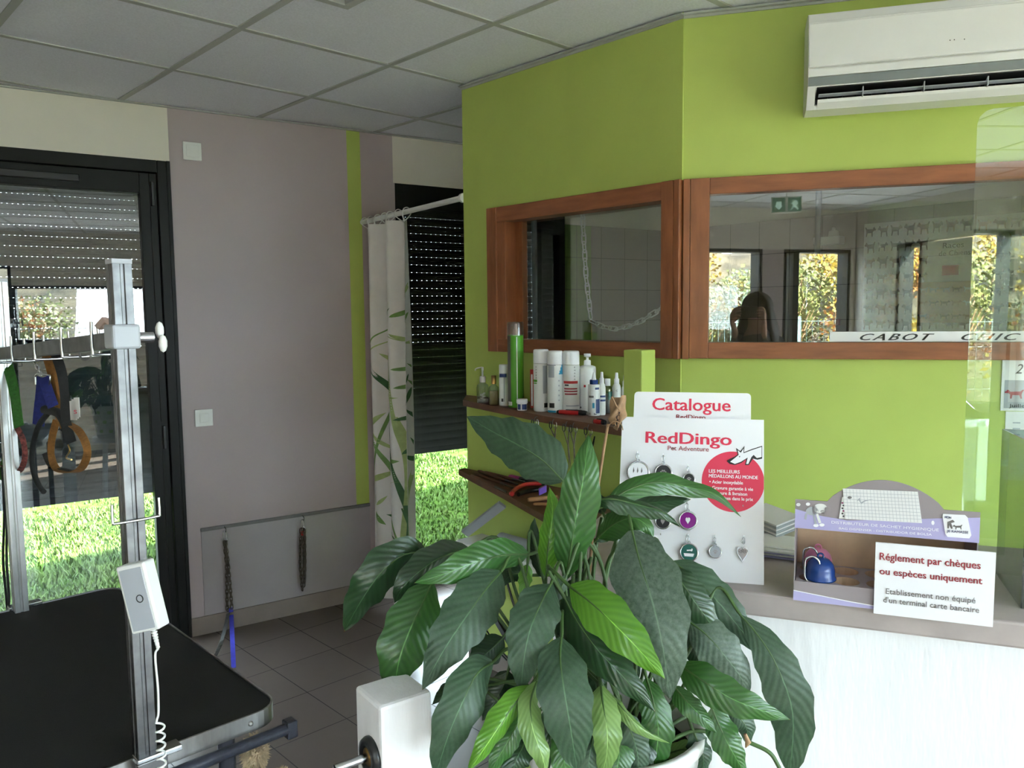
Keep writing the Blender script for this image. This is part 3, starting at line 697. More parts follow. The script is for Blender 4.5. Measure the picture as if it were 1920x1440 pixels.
# things hanging from the crossbar
HX = .470
def hang(px, py, dx=0.0): return PX(px, py, HX+dx)
def band(mb, pts, wid, m, dx=0.0, tw=None, th=.0022):
    p = spline([hang(x, y, dx) for x, y in pts], 7); mb.strap(p, wid, V((0.72, -0.69, 0)) if tw is None else tw, th, m); return mb
PLANE = V((0, 1, 0))
o = thing('dog_lead', 'blue webbing dog lead with D ring and black rubber handle on the crossbar', 'dog lead', hang(80, 760))
b = MB(); b.chain([hang(60, 664, .01), hang(76, 703, .01)], .016, .0016, 'chrome'); b.tube(spline([hang(66, 706), hang(70, 701), hang(90, 703), hang(94, 707), hang(93, 722)], 4), .0022, 'chrome', 7); b.tube([hang(66, 706), hang(67, 721)], .0022, 'chrome', 7); b.build('chain_and_ring', o)
b = MB(); band(b, [(80, 708), (78, 740), (74, 775), (72, 797)], .026, 'webblue'); band(b, [(82, 708), (92, 740), (100, 762)], .022, 'webblue', -.006); b.build('strap', o)
b = MB(); b.tube(spline([hang(84, 768), hang(110, 775), hang(124, 800), hang(128, 830)], 6), [.010]*19, 'webblack', 8); b.tube(spline([hang(92, 772), hang(72, 800), hang(61, 840), hang(62, 880), hang(72, 908), hang(82, 922)], 6), .0062, 'webblack', 8); b.build('handle', o)
o = thing('dog_collar', 'ochre leather dog collar looped over the crossbar', 'dog collar', hang(120, 800))
b = MB(); band(b, [(86, 660), (98, 700), (107, 745), (112, 778), (122, 800)], .020, 'webbrown', .012); band(b, [(96, 664), (108, 700), (114, 740), (118, 790)], .016, 'webbrown', .016)
band(b, [(120, 790), (145, 805), (161, 832), (163, 856), (150, 880), (125, 886), (105, 878), (96, 852), (98, 820), (106, 788)], .015, 'webbrown', .005); b.build('strap', o)
b = MB(); b.tube(spline([hang(126, 830), hang(131, 845), hang(124, 858), hang(134, 862)], 4), .0018, 'gold', 6); b.build('buckle', o)
o = tag(band(band(MB(), [(104, 662), (116, 700), (122, 745), (124, 790), (134, 830)], .020, 'webblack', -.004), [(84, 850), (95, 872), (120, 880), (140, 884)], .012, 'webblack', .012).build('dog_lead'), 'black webbing dog lead hanging behind the ochre collar', 'dog lead')
o = thing('dog_harness', 'green webbing dog harness with red patterned loop, hanging leftmost on the crossbar', 'dog harness', hang(15, 780))
b = MB(); band(b, [(6, 676), (12, 720), (4, 780), (-6, 800)], .024, 'webgreen'); band(b, [(12, 676), (26, 730), (34, 790), (36, 800)], .024, 'webgreen', -.01); band(b, [(12, 780), (24, 820), (14, 850), (4, 900)], .022, 'webgreen', .004); b.build('strap', o)
b = MB(); band(b, [(4, 745), (8, 775), (4, 800)], .034, 'webblue', -.02); b.build('chest_pad', o, origin=None)
b = MB(); band(b, [(30, 798), (44, 828), (46, 862), (34, 885), (14, 878), (-4, 866)], .013, 'webred'); band(b, [(28, 792), (32, 815)], .022, 'webblack'); b.build('patterned_loop', o)
b = MB()
for k, dx in enumerate((0, 5)): b.tube(spline([hang(4+dx, 870), hang(8+dx, 960), hang(6+dx*1.3, 1050), hang(12+dx, 1120), hang(14, 1150)], 8), .0035, 'webblack', 7)
tag(b.build('power_cable'), 'pair of thin black cables running down beside the far steel post', 'cable')
b = MB(); z = PX(160, 664, .45); b.ring(z, .011, .002, 'galv', axis=(.7,.7,0)); tag(b.build('key_ring'), 'small dark metal ring hanging under the crossbar', 'ring')
o = thing('peg_clip', 'beige plastic peg clip standing on top of the crossbar', 'clip', PX(190, 620, .45))
c0 = PX(205, 620, .45); c1 = PX(190, 607, .45); c2 = PX(178, 612, .45)
b = MB(); b.tube(spline([c0+V((0,0,-.006)), c0, PX(196, 612, .45)], 4), .004, 'beigep', 8); b.cbox(PX(175, 611, .45), PX(190, 594, .45)-PX(175, 611, .45), (PX(181, 616, .45)-PX(175, 611, .45))*1.5, V((.009, 0, 0)), 'beigep', .002); b.build('jaw', o)
b = MB(); b.cbox(PX(195, 604, .45), PX(200, 596, .45)-PX(195, 604, .45), PX(203, 610, .45)-PX(195, 604, .45), V((.010, 0, 0)), 'beigep', .001); b.ring(c0, .005, .0015, 'beigep', axis=(1,0,0)); b.build('lever', o)
b = MB()
for k in range(3):
    a = hang(130+k*4, 752-k*3); b.para(a, hang(146+k*3, 790)-hang(134+k*4, 790), V((0,0,-.040)), V((.0008,.0008,0)), 'paper')
fit(b, 'S', hang(142, 775)-V((.004,.004,0)), V((.72,-.69,0)), V((0,0,1)), .006, .008, 'red')
tag(b.build('price_tag'), 'bunch of small white printed tags hanging near the ochre collar', 'tag')

# cream fluff under the table end
def fluff(c, r, name, label, cat, seed):
    rr = random.Random(seed); b = MB(); b.ball(c, r*.82, 'fluff', 20, (.8, .8, 1.3))
    for _ in range(900):
        u = V((rr.gauss(0,1), rr.gauss(0,1), rr.gauss(0,1))).normalized(); p = V(c)+V((u.x*.8, u.y*.8, u.z*1.3))*r*.8
        d = (u+V((rr.gauss(0,.4), rr.gauss(0,.4), -.3))).normalized()*r*rr.uniform(.15, .4); s = d.orthogonal().normalized()*.0022
        b.add([p-s, p+s, p+d], [(0,1,2)], 'fluff')
    return tag(b.build(name, recalc=False), label, cat)
fluff(P(478, 1412, 1.64), .034, 'wool_mitt', 'cream fluffy wool mitt hanging under the table corner', 'wool mitt', 1)
fluff(P(528, 1462, 1.64), .022, 'wool_ball', 'small cream fluffy ball below the table corner', 'pompom', 2)

# ================================================================== white gate post
gp = thing('gate_post', 'short white painted square wooden gate post beside the plant', 'post', (.697, 1.012, 0))
ex = V((.991, -.131, 0)).normalized(); ey = V((.131, .991, 0)).normalized()
b = MB(); b.cbox(V((.697, 1.012, 0))-ex*.045-ey*.045, ex*.09, ey*.09, V((0,0,.952)), 'postw', .006); b.build('post', gp)
pc = V((.697, 1.012, 0))-ex*.045; z = .862
b = MB(); b.lathe([(.0, 0), (.030, 0), (.030, .004), (.027, .010), (.018, .011), (.018, .006), (0, .006)], pc-ey*.012+V((0,0,z)), 'black', 24, axis=-ex); b.build('rubber_bumper', gp)
b = MB(); b.lathe([(.014, .006), (.014, .0085), (0, .0085)], pc-ey*.012+V((0,0,z)), 'gold', 18, axis=-ex)
b.lathe([(.006+.0007*(k % 2), .008+.0012*k) for k in range(46)], pc-ey*.012+V((0,0,z)), 'chrome', 12, axis=-ex); b.build('threaded_bolt', gp)

# ================================================================== reception counter
rc = thing('reception_counter', 'reception counter with taupe top and rough white plastered front', 'counter', K(.4, 0, .2))
b = MB(); b.cbox(K(-.42, .953), CD*2.0, CN*.50, V((0,0,.047)), 'counter', .005); b.build('worktop', rc)
b = MB(); b.para(K(-.40, 0, .016), CD*1.97, CN*.13, V((0,0,.955)), 'plaster'); b.build('front_wall', rc)
b = MB(); y0 = PX(1203, 700, 1.95).y; b.cbox((1.95, y0, 0), (.07, 0, 0), (0, .07, 0), (0, 0, PX(1203, 657, 1.95).z), 'green', .003)
tag(b.build('wooden_post'), 'lime green square wooden post at the right end of the shelves', 'post')

# ================================================================== hatch lettering strip
b = MB(); b.para(G(.462, 1.441, .0005), GD*.66, GN*.0006, V((0,0,.031)), 'paper')
kt = [(1612, 'CABOT', 140), (1802, 'CHIC', 112)]
for px, tx, wpx in kt:
    o0 = PN(px, 640, G(0,0,.002), GN); t = (o0-G0).dot(GD); o1 = PN(px+wpx, 640, G(0,0,.002), GN); fit(b, tx, G(t, 1.4455, .0012), GD, V((0,0,1)), (o1-o0).length, .021, 'ink', shear=.45, space=1.25, bold=.0006)
tag(b.build('sign_strip'), 'white strip with black slanted lettering along the foot of the long hatch glass', 'sign')

# ================================================================== air conditioner
ac = thing('air_conditioner', 'white wall air conditioner on the green wall above the long hatch', 'air conditioner', G(.8, 2.13))
L = .92; t0 = .368
def gp_(t, q): return G(t, q[1], q[0])
prof = [(0,2.146),(0,2.405),(.09,2.412),(.14,2.404),(.168,2.372),(.176,2.24),(.176,2.189),(.15,2.18),(.11,2.17),(.11,2.152),(.134,2.146),(.125,2.134),(.05,2.13)]
b = MB(); b.prism([gp_(t0+.022, q) for q in prof], GD*(L-.044), 'plastic')
cap = [(0,2.146),(0,2.405),(.09,2.412),(.14,2.404),(.168,2.372),(.178,2.24),(.178,2.189),(.138,2.146),(.125,2.134),(.05,2.13)]
for t in (t0, t0+L-.022): b.prism([gp_(t, q) for q in cap], GD*.022, 'plastic')
b.build('casing', ac, bevel=.003)
fp = [(.150,2.400),(.171,2.366),(.188,2.243),(.180,2.241),(.164,2.362),(.145,2.394)]
b = MB(); b.prism([gp_(t0+.002, q) for q in fp], GD*(L-.004), 'plastic'); b.build('front_panel', ac, bevel=.002)
b = MB(); b.prism([gp_(t0+.002, q) for q in [(.182,2.237),(.184,2.215),(.176,2.215),(.174,2.237)]], GD*(L-.004), 'plastic'); b.build('lower_panel', ac)
b = MB(); b.prism([gp_(t0+.001, q) for q in [(.183,2.2135),(.180,2.190),(.174,2.190),(.175,2.2135)]], GD*(L-.002), 'glossg'); b.build('display_strip', ac)
b = MB(); b.para(G(t0+.03, 2.150, .109), GD*(L-.06), GN*.004, V((0,0,.032)), 'black')
for k in range(21): b.para(G(t0+.06+.04*k, 2.152, .112), GD*.002, GN*.022, V((0,0,.026)), 'black')
b.prism([gp_(t0+.026, q) for q in [(.172,2.1875),(.109,2.169),(.109,2.153),(.113,2.153),(.113,2.166),(.172,2.1845)]], GD*(L-.052), 'black')  # black lining added to darken the white recess like shade
b.build('air_outlet', ac)
b = MB(); b.prism([gp_(t0+.032, q) for q in [(.160,2.1705),(.140,2.1665),(.140,2.1650),(.160,2.1685)]], GD*(L-.064), 'plasticg'); b.build('louvre', ac)
b = MB(); b.prism([gp_(t0+.030, q) for q in [(.152,2.157),(.134,2.147),(.125,2.1345),(.147,2.149)]], GD*(L-.060), 'plastic'); b.build('louvre', ac)
for t in (.15, .31, .47, .63, .79): b = MB(); b.prism([gp_(t0+t, q) for q in [(.165,2.186),(.162,2.158),(.130,2.150),(.130,2.182)]], GD*.003, 'plasticg'); b.build('divider', ac)
b = MB()
for px, py in ((1781, 76), (1789, 75), (1808, 74)): b.ball(PN(px, py, G(0,0,.181), GN), .0024, 'lens', 8)
b.build('indicator', ac)

# ================================================================== ceiling lamp
cl = thing('ceiling_lamp', 'square recessed ceiling lamp cut by the top of the frame', 'ceiling lamp', (1.25, 2.05, 2.5))
pA = PZ(652, 19, 2.472); x1, y1 = pA.x, pA.y
b = MB()
for q in ((x1-.40, y1-.40, .40, .028), (x1-.40, y1-.028, .40, .028)): b.para((q[0], q[1], 2.472), (q[2], 0, 0), (0, q[3], 0), (0, 0, .025), 'tbar')
b.para((x1-.028, y1-.372, 2.472), (.028, 0, 0), (0, .344, 0), (0, 0, .025), 'tbar'); b.para((x1-.40, y1-.372, 2.472), (.028, 0, 0), (0, .344, 0), (0, 0, .025), 'tbar'); b.build('frame', cl, bevel=.002)
b = MB(); b.box((x1-.20, y1-.20, 2.491), (.344, .344, .008), 'black'); b.build('housing', cl)
b = MB(); b.box((x1-.215, y1-.205, 2.474), (.27, .29, .018), 'plastic'); b.build('diffuser', cl, bevel=.004)

# switches
def plate(px, py, s, label, name, inner, cat):
    q = PN(px, py, B(0,0), BWN); w = (q-BW0).dot(BWD); t = thing(name, label, cat, B(w, q.z)); 
    b = MB(); b.cbox(B(w-s/2, q.z-s/2, -.010), BWD*s, BWN*.010, V((0,0,s)), 'plastic', .003); b.build('plate', t)
    b = MB(); b.cbox(B(w-inner/2, q.z-inner/2, -.013), BWD*inner, BWN*.004, V((0,0,inner)), 'plastic', .0015); b.build('rocker' if inner < .05 else 'cover', t)
plate(360, 284, .082, 'white blank wall plate high on the grey wall beside the door', 'wall_plate', .055, 'wall plate')
plate(382, 783, .082, 'white light switch at mid height on the grey wall', 'light_switch', .042, 'light switch')

# splash panel with dog chains
sp = thing('splash_panel', 'satin grey splash panel fixed low on the grey back wall', 'panel', B(0, .09))
b = MB(); wb(b, -.382, .491, .09, .517, 'panel', -.006, -.001); b.build('sheet', sp)
b = MB(); wb(b, -.384, .493, .507, .524, 'edgeg', -.010, 0); b.build('edge_profile', sp, bevel=.002)
def W_(px, py, o=-.03): return PN(px, py, B(0, 0, o), BWN)
def dog_chain(top, pts, label, runs):
    t = thing('dog_chain', label, 'dog chain', W_(*top))
    b = MB(); a = W_(top[0], top[1]-8, -.010); b.tube(spline([a, a-BWN*.022+V((0,0,-.004)), a-BWN*.022+V((0,0,-.018)), a-BWN*.008+V((0,0,-.022))], 4), .0022, 'galv', 7); b.build('wall_hook', t)
    b = MB(); c = W_(*top); b.ring(c+V((0,0,-.018)), .008, .0022, 'chrome', axis=BWN, stretch=.024, along=(0,0,1)); b.ring(c+V((.004,0,-.046)), .010, .0022, 'chrome', axis=BWN*.7+BWD*.7); b.build('snap_clip', t)
    b = MB()
    for r in runs: b.chain([W_(x, y, o) for x, y, o in r], .028, .0028, 'chainm', .46)
    b.build('chain', t); return t
t = dog_chain((421, 996), 0, 'steel dog chain with blue and patterned straps, left of the two on the splash panel', [[(421, 1015, -.03), (425, 1060, -.03), (426, 1142, -.03)], [(423, 1015, -.04), (428, 1055, -.04), (435, 1142, -.034)]])
b = MB(); b.strap(spline([W_(433, 1140), W_(434, 1158), PZ(436, 1205, .06), PZ(438, 1252, .008)], 5), .020, BWD, .002, 'strapblue'); b.build('blue_strap', t)
b = MB(); b.strap(spline([W_(429, 1140), W_(427, 1155), PZ(416, 1200, .07), PZ(403, 1232, .008)], 5), .016, BWD, .002, 'strapbw'); b.build('patterned_strap', t)
t = dog_chain((567, 975), 0, 'bunched dark dog chain, right of the two on the splash panel', [[(564, 992, -.03), (563, 1060, -.03), (567, 1108, -.03)], [(568, 992, -.045), (570, 1050, -.045), (570, 1100, -.04)], [(571, 992, -.03), (572, 1050, -.03), (571, 1095, -.03)]])
b = MB(); c = W_(567, 1000, -.04); b.lathe([(.007, -.01), (.007, .01)], c, 'redp', 10); b.build('red_sleeve', t)

# ================================================================== shower curtain
cu = thing('shower_curtain', 'white shower curtain with green bamboo print gathered on its rail', 'shower curtain', (2.33, 3.1, .04))
RLE = V((.122, .96, 0)).normalized(); RL0 = V((2.243, 2.64, 0)); RLN = V((.96, -.122, 0)).normalized()
def rail_s(px, py): return (PN(px, py, RL0, RLN)-RL0).dot(RLE)
CS0, CS1 = .965, rail_s(772, 700); CZ0, CZ1 = .045, PN(725, 417, RL0, RLN).z
def cs(u, z, lift=0.0):
    f = (z-CZ0)/(CZ1-CZ0); s_ = CS0+(CS1-CS0)*u; ph = u*2*PI*2.6+.5
    a = .030+.012*math.sin(3*f); q = RL0+RLE*s_+RLN*(a*math.sin(ph)+.008*math.sin(u*31+f*2))
    return V((q.x-lift*.8, q.y-lift*.6, z))
b = MB(); NU, NZ = 160, 30
b.add([cs(i/NU, CZ0+(CZ1-CZ0)*j/NZ) for i in range(NU+1) for j in range(NZ+1)], [(i*(NZ+1)+j, (i+1)*(NZ+1)+j, (i+1)*(NZ+1)+j+1, i*(NZ+1)+j+1) for i in range(NU) for j in range(NZ)], 'cloth', True)
b.add([cs(i/NU, CZ1-.035*(1-j), .0012) for i in range(NU+1) for j in (0, 1)], [(2*i, 2*i+2, 2*i+3, 2*i+1) for i in range(NU)], 'cloth', True)
def uz(px, py): return ((px-680)/88.0, PN(px, py, RL0, RLN).z)
def stalk(pts, wpx, m):
    q = spline([V((*uz(x, y), 0)) for x, y in pts], 14); n = len(q); w = wpx/88.0
    vs = []
    for p in q: vs += [cs(max(0, min(1, p.x-w/2)), p.y, .0030), cs(max(0, min(1, p.x+w/2)), p.y, .0030)]
    b.add(vs, [(2*i, 2*i+2, 2*i+3, 2*i+1) for i in range(n-1)], m, True)
def bleaf(p0, p1, wpx, m):
    (u0, z0), (u1, z1) = uz(*p0), uz(*p1); n = 9; vs = []
    du, dz = (u1-u0)*(CS0-CS1), z1-z0; L = math.hypot(du, dz); nu, nz = -dz/L, du/L; W_p = wpx*.0025
    for i in range(n+1):
        f = i/n; h = W_p*math.sin(PI*f**.8)*.5; sag = .10*L*math.sin(PI*f)
        cu_, cz_ = u0+(u1-u0)*f, z0+dz*f-sag*abs(nz)
        for s in (-1, 1): vs.append(cs(max(0, min(1, cu_+s*h*nu/.425)), cz_+s*h*nz, .0040))
    b.add(vs, [(2*i, 2*i+2, 2*i+3, 2*i+1) for i in range(n)], m, True)
stalk([(700, 680), (716, 730), (729, 800), (735, 855), (744, 910), (750, 970), (749, 1024)], 4.5, 'bam1')
stalk([(734, 660), (737, 720), (742, 790), (748, 850), (749, 920), (746, 1000), (745, 1026)], 4, 'bam2')
stalk([(742, 780), (752, 850), (764, 920), (768, 1000), (769, 1080)], 5, 'bam2')
stalk([(698, 800), (712, 860), (722, 920), (734, 975), (742, 1010)], 3, 'bam3'); stalk([(714, 960), (726, 985), (740, 1008)], 4, 'bam1'); stalk([(748, 950), (752, 990), (754, 1024)], 6, 'bam1')
stalk([(716, 615), (704, 640), (698, 680)], 1.6, 'bam3'); stalk([(699, 662), (715, 640), (732, 628), (748, 640)], 1.8, 'bam2'); stalk([(716, 765), (708, 830), (700, 900)], 2, 'bam3'); stalk([(720, 910), (735, 900), (755, 903), (766, 910)], 1.2, 'bam2'); stalk([(722, 745), (735, 728)], 2, 'bam1')
for p0, p1, w, m in [((717,603),(725,567),9,'bam1'),((718,602),(741,577),9,'bam1'),((694,603),(696,578),7,'bam1'),((697,572),(702,552),5,'bam3'),((700,658),(702,575),3,'bam3'),((724,655),(721,630),7,'bam2'),((738,625),(768,642),8,'bam2'),((740,595),(755,573),8,'bam3'),((752,520),(772,562),8,'bam2'),((758,585),(772,607),8,'bam3'),((710,662),(732,692),9,'bam2'),((740,692),(762,680),8,'bam3'),((722,545),(734,690),4,'bam2'),
  ((742,727),(762,710),9,'bam3'),((757,725),(766,760),9,'bam1'),((741,786),(767,762),9,'bam1'),((695,795),(713,772),12,'bam2'),((746,850),(760,818),9,'bam1'),((750,860),(768,848),9,'bam1'),((745,862),(725,850),9,'bam3'),((696,892),(720,878),12,'bam2'),((700,945),(697,920),9,'bam3'),((702,950),(712,978),10,'bam3'),((705,940),(713,925),6,'bam2'),((697,760),(700,740),7,'bam3'),((736,680),(722,675),6,'bam2'),((728,735),(745,745),6,'bam2'),((700,800),(722,850),6,'bam2'),((760,700),(764,720),4,'bam1'),((690,920),(699,985),5,'bam2')]: bleaf(p0, p1, w, m)
b.build('cloth', cu, recalc=False)
def rl(px, py): return PN(px, py, RL0, RLN)
ra, rb = rl(868, 371), rl(700, 412); rz = lambda s: ra.z+(rb.z-ra.z)*(s-(ra-RL0).dot(RLE))/((rb-ra).dot(RLE))
b = MB(); b.tube([ra-RLE*.005, rb, RL0+RLE*.985+V((0,0,rz(.985)))], .0125, 'plastic', 14); b.tube([ra-RLE*.008, ra+RLE*.008], .02, 'plastic', 14); tag(b.build('curtain_rail'), 'white curtain rail between the green partition and the back wall', 'curtain rail')
for u in (.03, .18, .34, .50, .62, .80, .97):
    b = MB(); p = cs(u, CZ1-.012); s_ = (p-RL0).dot(RLE); c = RL0+RLE*s_+V((0,0,rz(s_)))
    b.tube(spline([p-RLN*.003, c-RLN*.022+V((0,0,-.01)), c-RLN*.016+V((0,0,.012)), c+V((0,0,.020)), c+RLN*.016+V((0,0,.012)), c+RLN*.021+V((0,0,-.01)), p+RLN*.004], 5), .0026, 'plastic', 7); b.build('curtain_ring', cu)
# ================================================================== shelves on the green partition
ZU, ZL = 1.188, 0.862
A0, A1, A2 = PZ(868, 750, ZU), PZ(1020, 780, ZU), PZ(1165, 803, ZU)
b = MB(); out = [V((2.24, 2.64, ZU-.024))] + [V((p.x, p.y, ZU-.024)) for p in (A0, A1, A2)] + [V((2.24, A2.y, ZU-.024))]
b.prism(out, V((0,0,.024)), 'shelfw'); us = tag(b.build('wall_shelf', bevel=.002), 'upper dark wooden shelf holding spray cans on the green partition', 'shelf')
C0, C1, C2 = PZ(872, 886, ZL), PZ(940, 922, ZL), PZ(1012, 962, ZL)
C3 = C2+(C2-C1)*.6
b = MB(); b.prism([V((2.24, 2.66, ZL-.024)), V((2.20, 2.655, ZL-.024))] + [V((p.x, p.y, ZL-.024)) for p in (C1, C2, C3)] + [V((2.24, C3.y, ZL-.024))], V((0,0,.024)), 'shelfw')
tag(b.build('wall_shelf', bevel=.002), 'lower dark wooden shelf piled with grooming tools on the green partition', 'shelf')

def spot(px, py, z, r):
    """where a thing stands on the shelf, kept clear of the wall"""
    p = PZ(px, py, z)
    if p.x > 2.236-r: p = PX(px, py, 2.236-r); p.z = z
    return p
def sz(px, p): return px*dep(p)/F_PX
BG = 'bottles and cans on the upper shelf'
def zz(x, y): return 860+x/5.0526, 580+y/5.0526           # read off an enlarged crop of the shelf
def bottle(x0, x1, ybase, label, name, cat, parts):
    """parts: (name, material, [(radius fraction, y in crop px)...]) from bottom to top"""
    px, py = zz((x0+x1)/2, ybase); p0 = spot(px, py, ZU, .02); r = (x1-x0)/2/5.0526*dep(p0)/F_PX
    p = spot(px, py, ZU, r)
    t = thing(name, label, cat, p, BG); u = dep(p)/F_PX/5.0526
    for nm, m, prof in parts:
        q = MB(); q.lathe([(max(rf*r, 0), (ybase-y)*u) for rf, y in prof], p, m, 22); q.build(nm, t)
    return t, p, r, u
EXs = V((0, -1, 0)); EXc = RT.copy(); EXc.z = 0; EXc.normalize()
def label_on(t, p, r, u, ybase, items, name='printed_label'):
    """printed patches wrapped on a bottle: (angle from, angle to, y low, y high, material)"""
    dirc = V((-FW.x, -FW.y, 0)).normalized()
    for a0, a1, ya, yb, m in items:
        n = 8; vs = []; q = MB()
        for i in range(n+1):
            a = math.radians(a0+(a1-a0)*i/n); d = dirc*math.cos(a)+EXc*math.sin(a)
            for y in (ya, yb): vs.append(p+d*(r+.0007)+V((0,0,(ybase-y)*u)))
        q.add(vs, [(2*i, 2*i+2, 2*i+3, 2*i+1) for i in range(n)], m, True); q.build(name, t, recalc=False)
def vtext(t, p, r, u, ybase, body, yb, yt, ang, m, size, name='lettering'):
    """lettering running up the side of a can"""
    dirc = V((-FW.x, -FW.y, 0)).normalized(); a = math.radians(ang); d = dirc*math.cos(a)+EXc*math.sin(a); tt = V((-d.y, d.x, 0))
    q = MB(); n = len(body); h = (yb-yt)/n
    for i, c in enumerate(body):
        q.text(c, size, p+d*(r+.0008)+V((0,0,(ybase-(yt+h*(i+.8)))*u))-tt*size*.3, tt, V((0,0,1)), m, .0004)
    return q.build(name, t)
# clear pump bottle
t, p, r, u = bottle(172, 288, 885, 'clear glass pump bottle with white nozzle, leftmost on the upper shelf', 'pump_bottle', 'bottle',
  [('body', 'clear', [(0,885),(.95,885),(1,870),(1,745),(.9,715),(.45,695),(.42,685)]), ('liquid', 'panel', [(0,882),(.9,882),(.9,850),(0,850)]), ('collar', 'plastic', [(.5,690),(.5,640),(.42,632),(.16,630),(.16,575),(0,575)])])
q = MB(); h = (885-560)*u; q.tube(spline([p+V((0,0,h-.004)), p+V((0,0,h+.004)), p-EXc*.014+V((0,0,h+.003)), p-EXc*.026+V((0,0,h-.001)), p-EXc*.029+V((0,0,h-.008))], 5), .0026, 'plastic', 8); q.tube([p+V((0,0,h-.008)), p+V((0,0,h+.006))], .005, 'plastic', 10); q.build('spout', t)
q = MB()
for i in range(9): an = i*.7; q.ring(p+V((-FW.x,-FW.y,0)).normalized()*(r+.0006)+EXc*(.007*math.cos(an*2.3))+V((0,0,.016+.003*i)), .003, .0005, 'card', axis=(-FW.x,-FW.y,0), n=10, k=4)
q.build('raised_pattern', t)
bottle(285, 385, 905, 'small perfume bottle of amber liquid with gold cap on the upper shelf', 'perfume_bottle', 'bottle',
  [('body', 'clear', [(0,905),(1,905),(1,760),(.92,735),(.42,712),(.4,705)]), ('liquid', 'amber', [(0,902),(.85,902),(.85,770),(0,770)]), ('cap', 'gold', [(.45,706),(.45,626),(0,626)])])
t, p, r, u = bottle(385, 472, 912, 'white plastic bottle with blue band beside the tall green can', 'lotion_bottle', 'bottle',
  [('body', 'plastic', [(0,912),(.95,912),(1,900),(1,605),(.96,600)]), ('cap', 'card', [(.98,600),(.98,530),(.9,521),(0,520)])])
label_on(t, p, r, u, 912, [(-55, 40, 640, 606, 'navy'), (-40, 60, 880, 700, 'paper'), (-30, -5, 870, 840, 'ink'), (0, 12, 870, 640, 'plasticg')])
t, p, r, u = bottle(468, 622, 925, 'tall bright green spray can with clear cap, tallest on the upper shelf', 'spray_can', 'spray can',
  [('body', 'greenp', [(.9,925),(.97,915),(.97,250),(.9,243)]), ('valve', 'beigep', [(.3,245),(.3,190),(.22,180),(.22,140),(0,138)]), ('cap', 'frost', [(1,252),(1,135),(.95,122),(0,120)])])
label_on(t, p, r*.97, u, 925, [(-88, -38, 900, 250, 'greyink'), (-70, -30, 905, 868, 'card'), (5, 12, 880, 260, 'card')])
t, p, r, u = bottle(548, 655, 955, 'small white jar with navy label in front of the tall green can', 'cream_jar', 'jar',
  [('body', 'plastic', [(0,955),(.84,955),(.88,948),(.88,890)]), ('lid', 'card', [(1,888),(1,858),(.95,848),(0,848)])])
label_on(t, p, r*.88, u, 955, [(-60, -18, 945, 895, 'navy'), (-2, 62, 945, 895, 'navy')])
px, py = zz(690, 935); p = spot(px, py, ZU, .02); u = dep(p)/F_PX/5.0526
b = MB(); b.cbox(p-EXc*.004, EXc*.020, V((FW.x, FW.y, 0)).normalized()*.022, V((0,0,365*u)), 'redp', .001); b.para(p-EXc*.001-FW*.0005+V((0,0,20*u)), EXc*.006, FW*.0004, V((0,0,300*u)), 'card')
tag(b.build('carton'), 'narrow red carton between the green can and the white cans', 'box', BG)
CAN = [('body', 'plastic', [(.9,0),(.98,8),(1,20),(1,445),(.97,452)]), ('cap', 'card', [(1,455),(1,560),(.97,575),(.86,583),(0,584)])]
def can(x0, x1, yb, label):
    return bottle(x0, x1, yb, label, 'spray_can', 'spray can', [(n, m, [(rf, yb-y) for rf, y in pr]) for n, m, pr in CAN])
t, p, r, u = can(710, 858, 962, 'white spray can with small green band, first of the three white cans')
label_on(t, p, r, u, 962, [(-80, -32, 682, 660, 'greenp'), (-75, -35, 700, 690, 'greenp'), (10, 44, 790, 530, 'plasticg'), (18, 50, 922, 880, 'ink')]); vtext(t, p, r, u, 962, 'KHARA', 655, 525, -40, 'ink', .0065)
t, p, r, u = can(842, 992, 975, 'white spray can with blue triangle, middle of the three white cans')
label_on(t, p, r, u, 975, [(22, 62, 610, 600, 'cyan'), (28, 60, 600, 575, 'cyan'), (36, 58, 575, 545, 'cyan'), (46, 56, 545, 520, 'cyan'), (-70, 0, 970, 950, 'cyan'), (-60, -10, 640, 530, 'plasticg'), (-75, 0, 527, 522, 'navy'), (-50, -10, 925, 880, 'ink')]); vtext(t, p, r, u, 975, 'XXXXX', 870, 640, 22, 'navy', .008)
t, p, r, u = can(985, 1146, 975, 'white spray can with red band, third of the three white cans')
label_on(t, p, r, u, 975, [(-60, 45, 697, 672, 'redp'), (-55, 40, 752, 738, 'dkred'), (-55, 42, 776, 762, 'dkred'), (-50, 40, 802, 788, 'dkred'), (-50, -20, 718, 704, 'ink'), (-40, 60, 912, 900, 'plasticg')]); vtext(t, p, r, u, 975, 'KHARA', 668, 528, 20, 'ink', .008)
t, p, r, u = bottle(1140, 1300, 968, 'large white pump bottle behind the blue capped dropper bottle', 'pump_bottle', 'bottle',
  [('body', 'plastic', [(0,968),(.97,968),(1,955),(1,560),(.95,540),(.5,528)]), ('pump', 'card', [(.42,530),(.42,490),(.36,480),(.16,478),(.16,450),(.4,448),(.42,420),(0,418)])])
label_on(t, p, r, u, 968, [(-70, -62, 940, 560, 'plasticg'), (-60, -50, 930, 915, 'ink'), (-30, -16, 730, 708, 'redp')])
q = MB(); h = (968-435)*u; q.tube([p+V((0,0,h)), p+EXc*.011+V((0,0,h-.001))], .0032, 'card', 8); q.build('spout', t)
t, p, r, u = bottle(1225, 1338, 1005, 'white dropper bottle with blue cap in front of the large pump bottle', 'dropper_bottle', 'bottle',
  [('body', 'plastic', [(0,1005),(.95,1005),(1,992),(1,720),(.95,708)]), ('cap', 'blue', [(.7,708),(.7,668),(.6,665)]), ('nozzle', 'card', [(.42,666),(.32,640),(.1,592),(0,590)])])
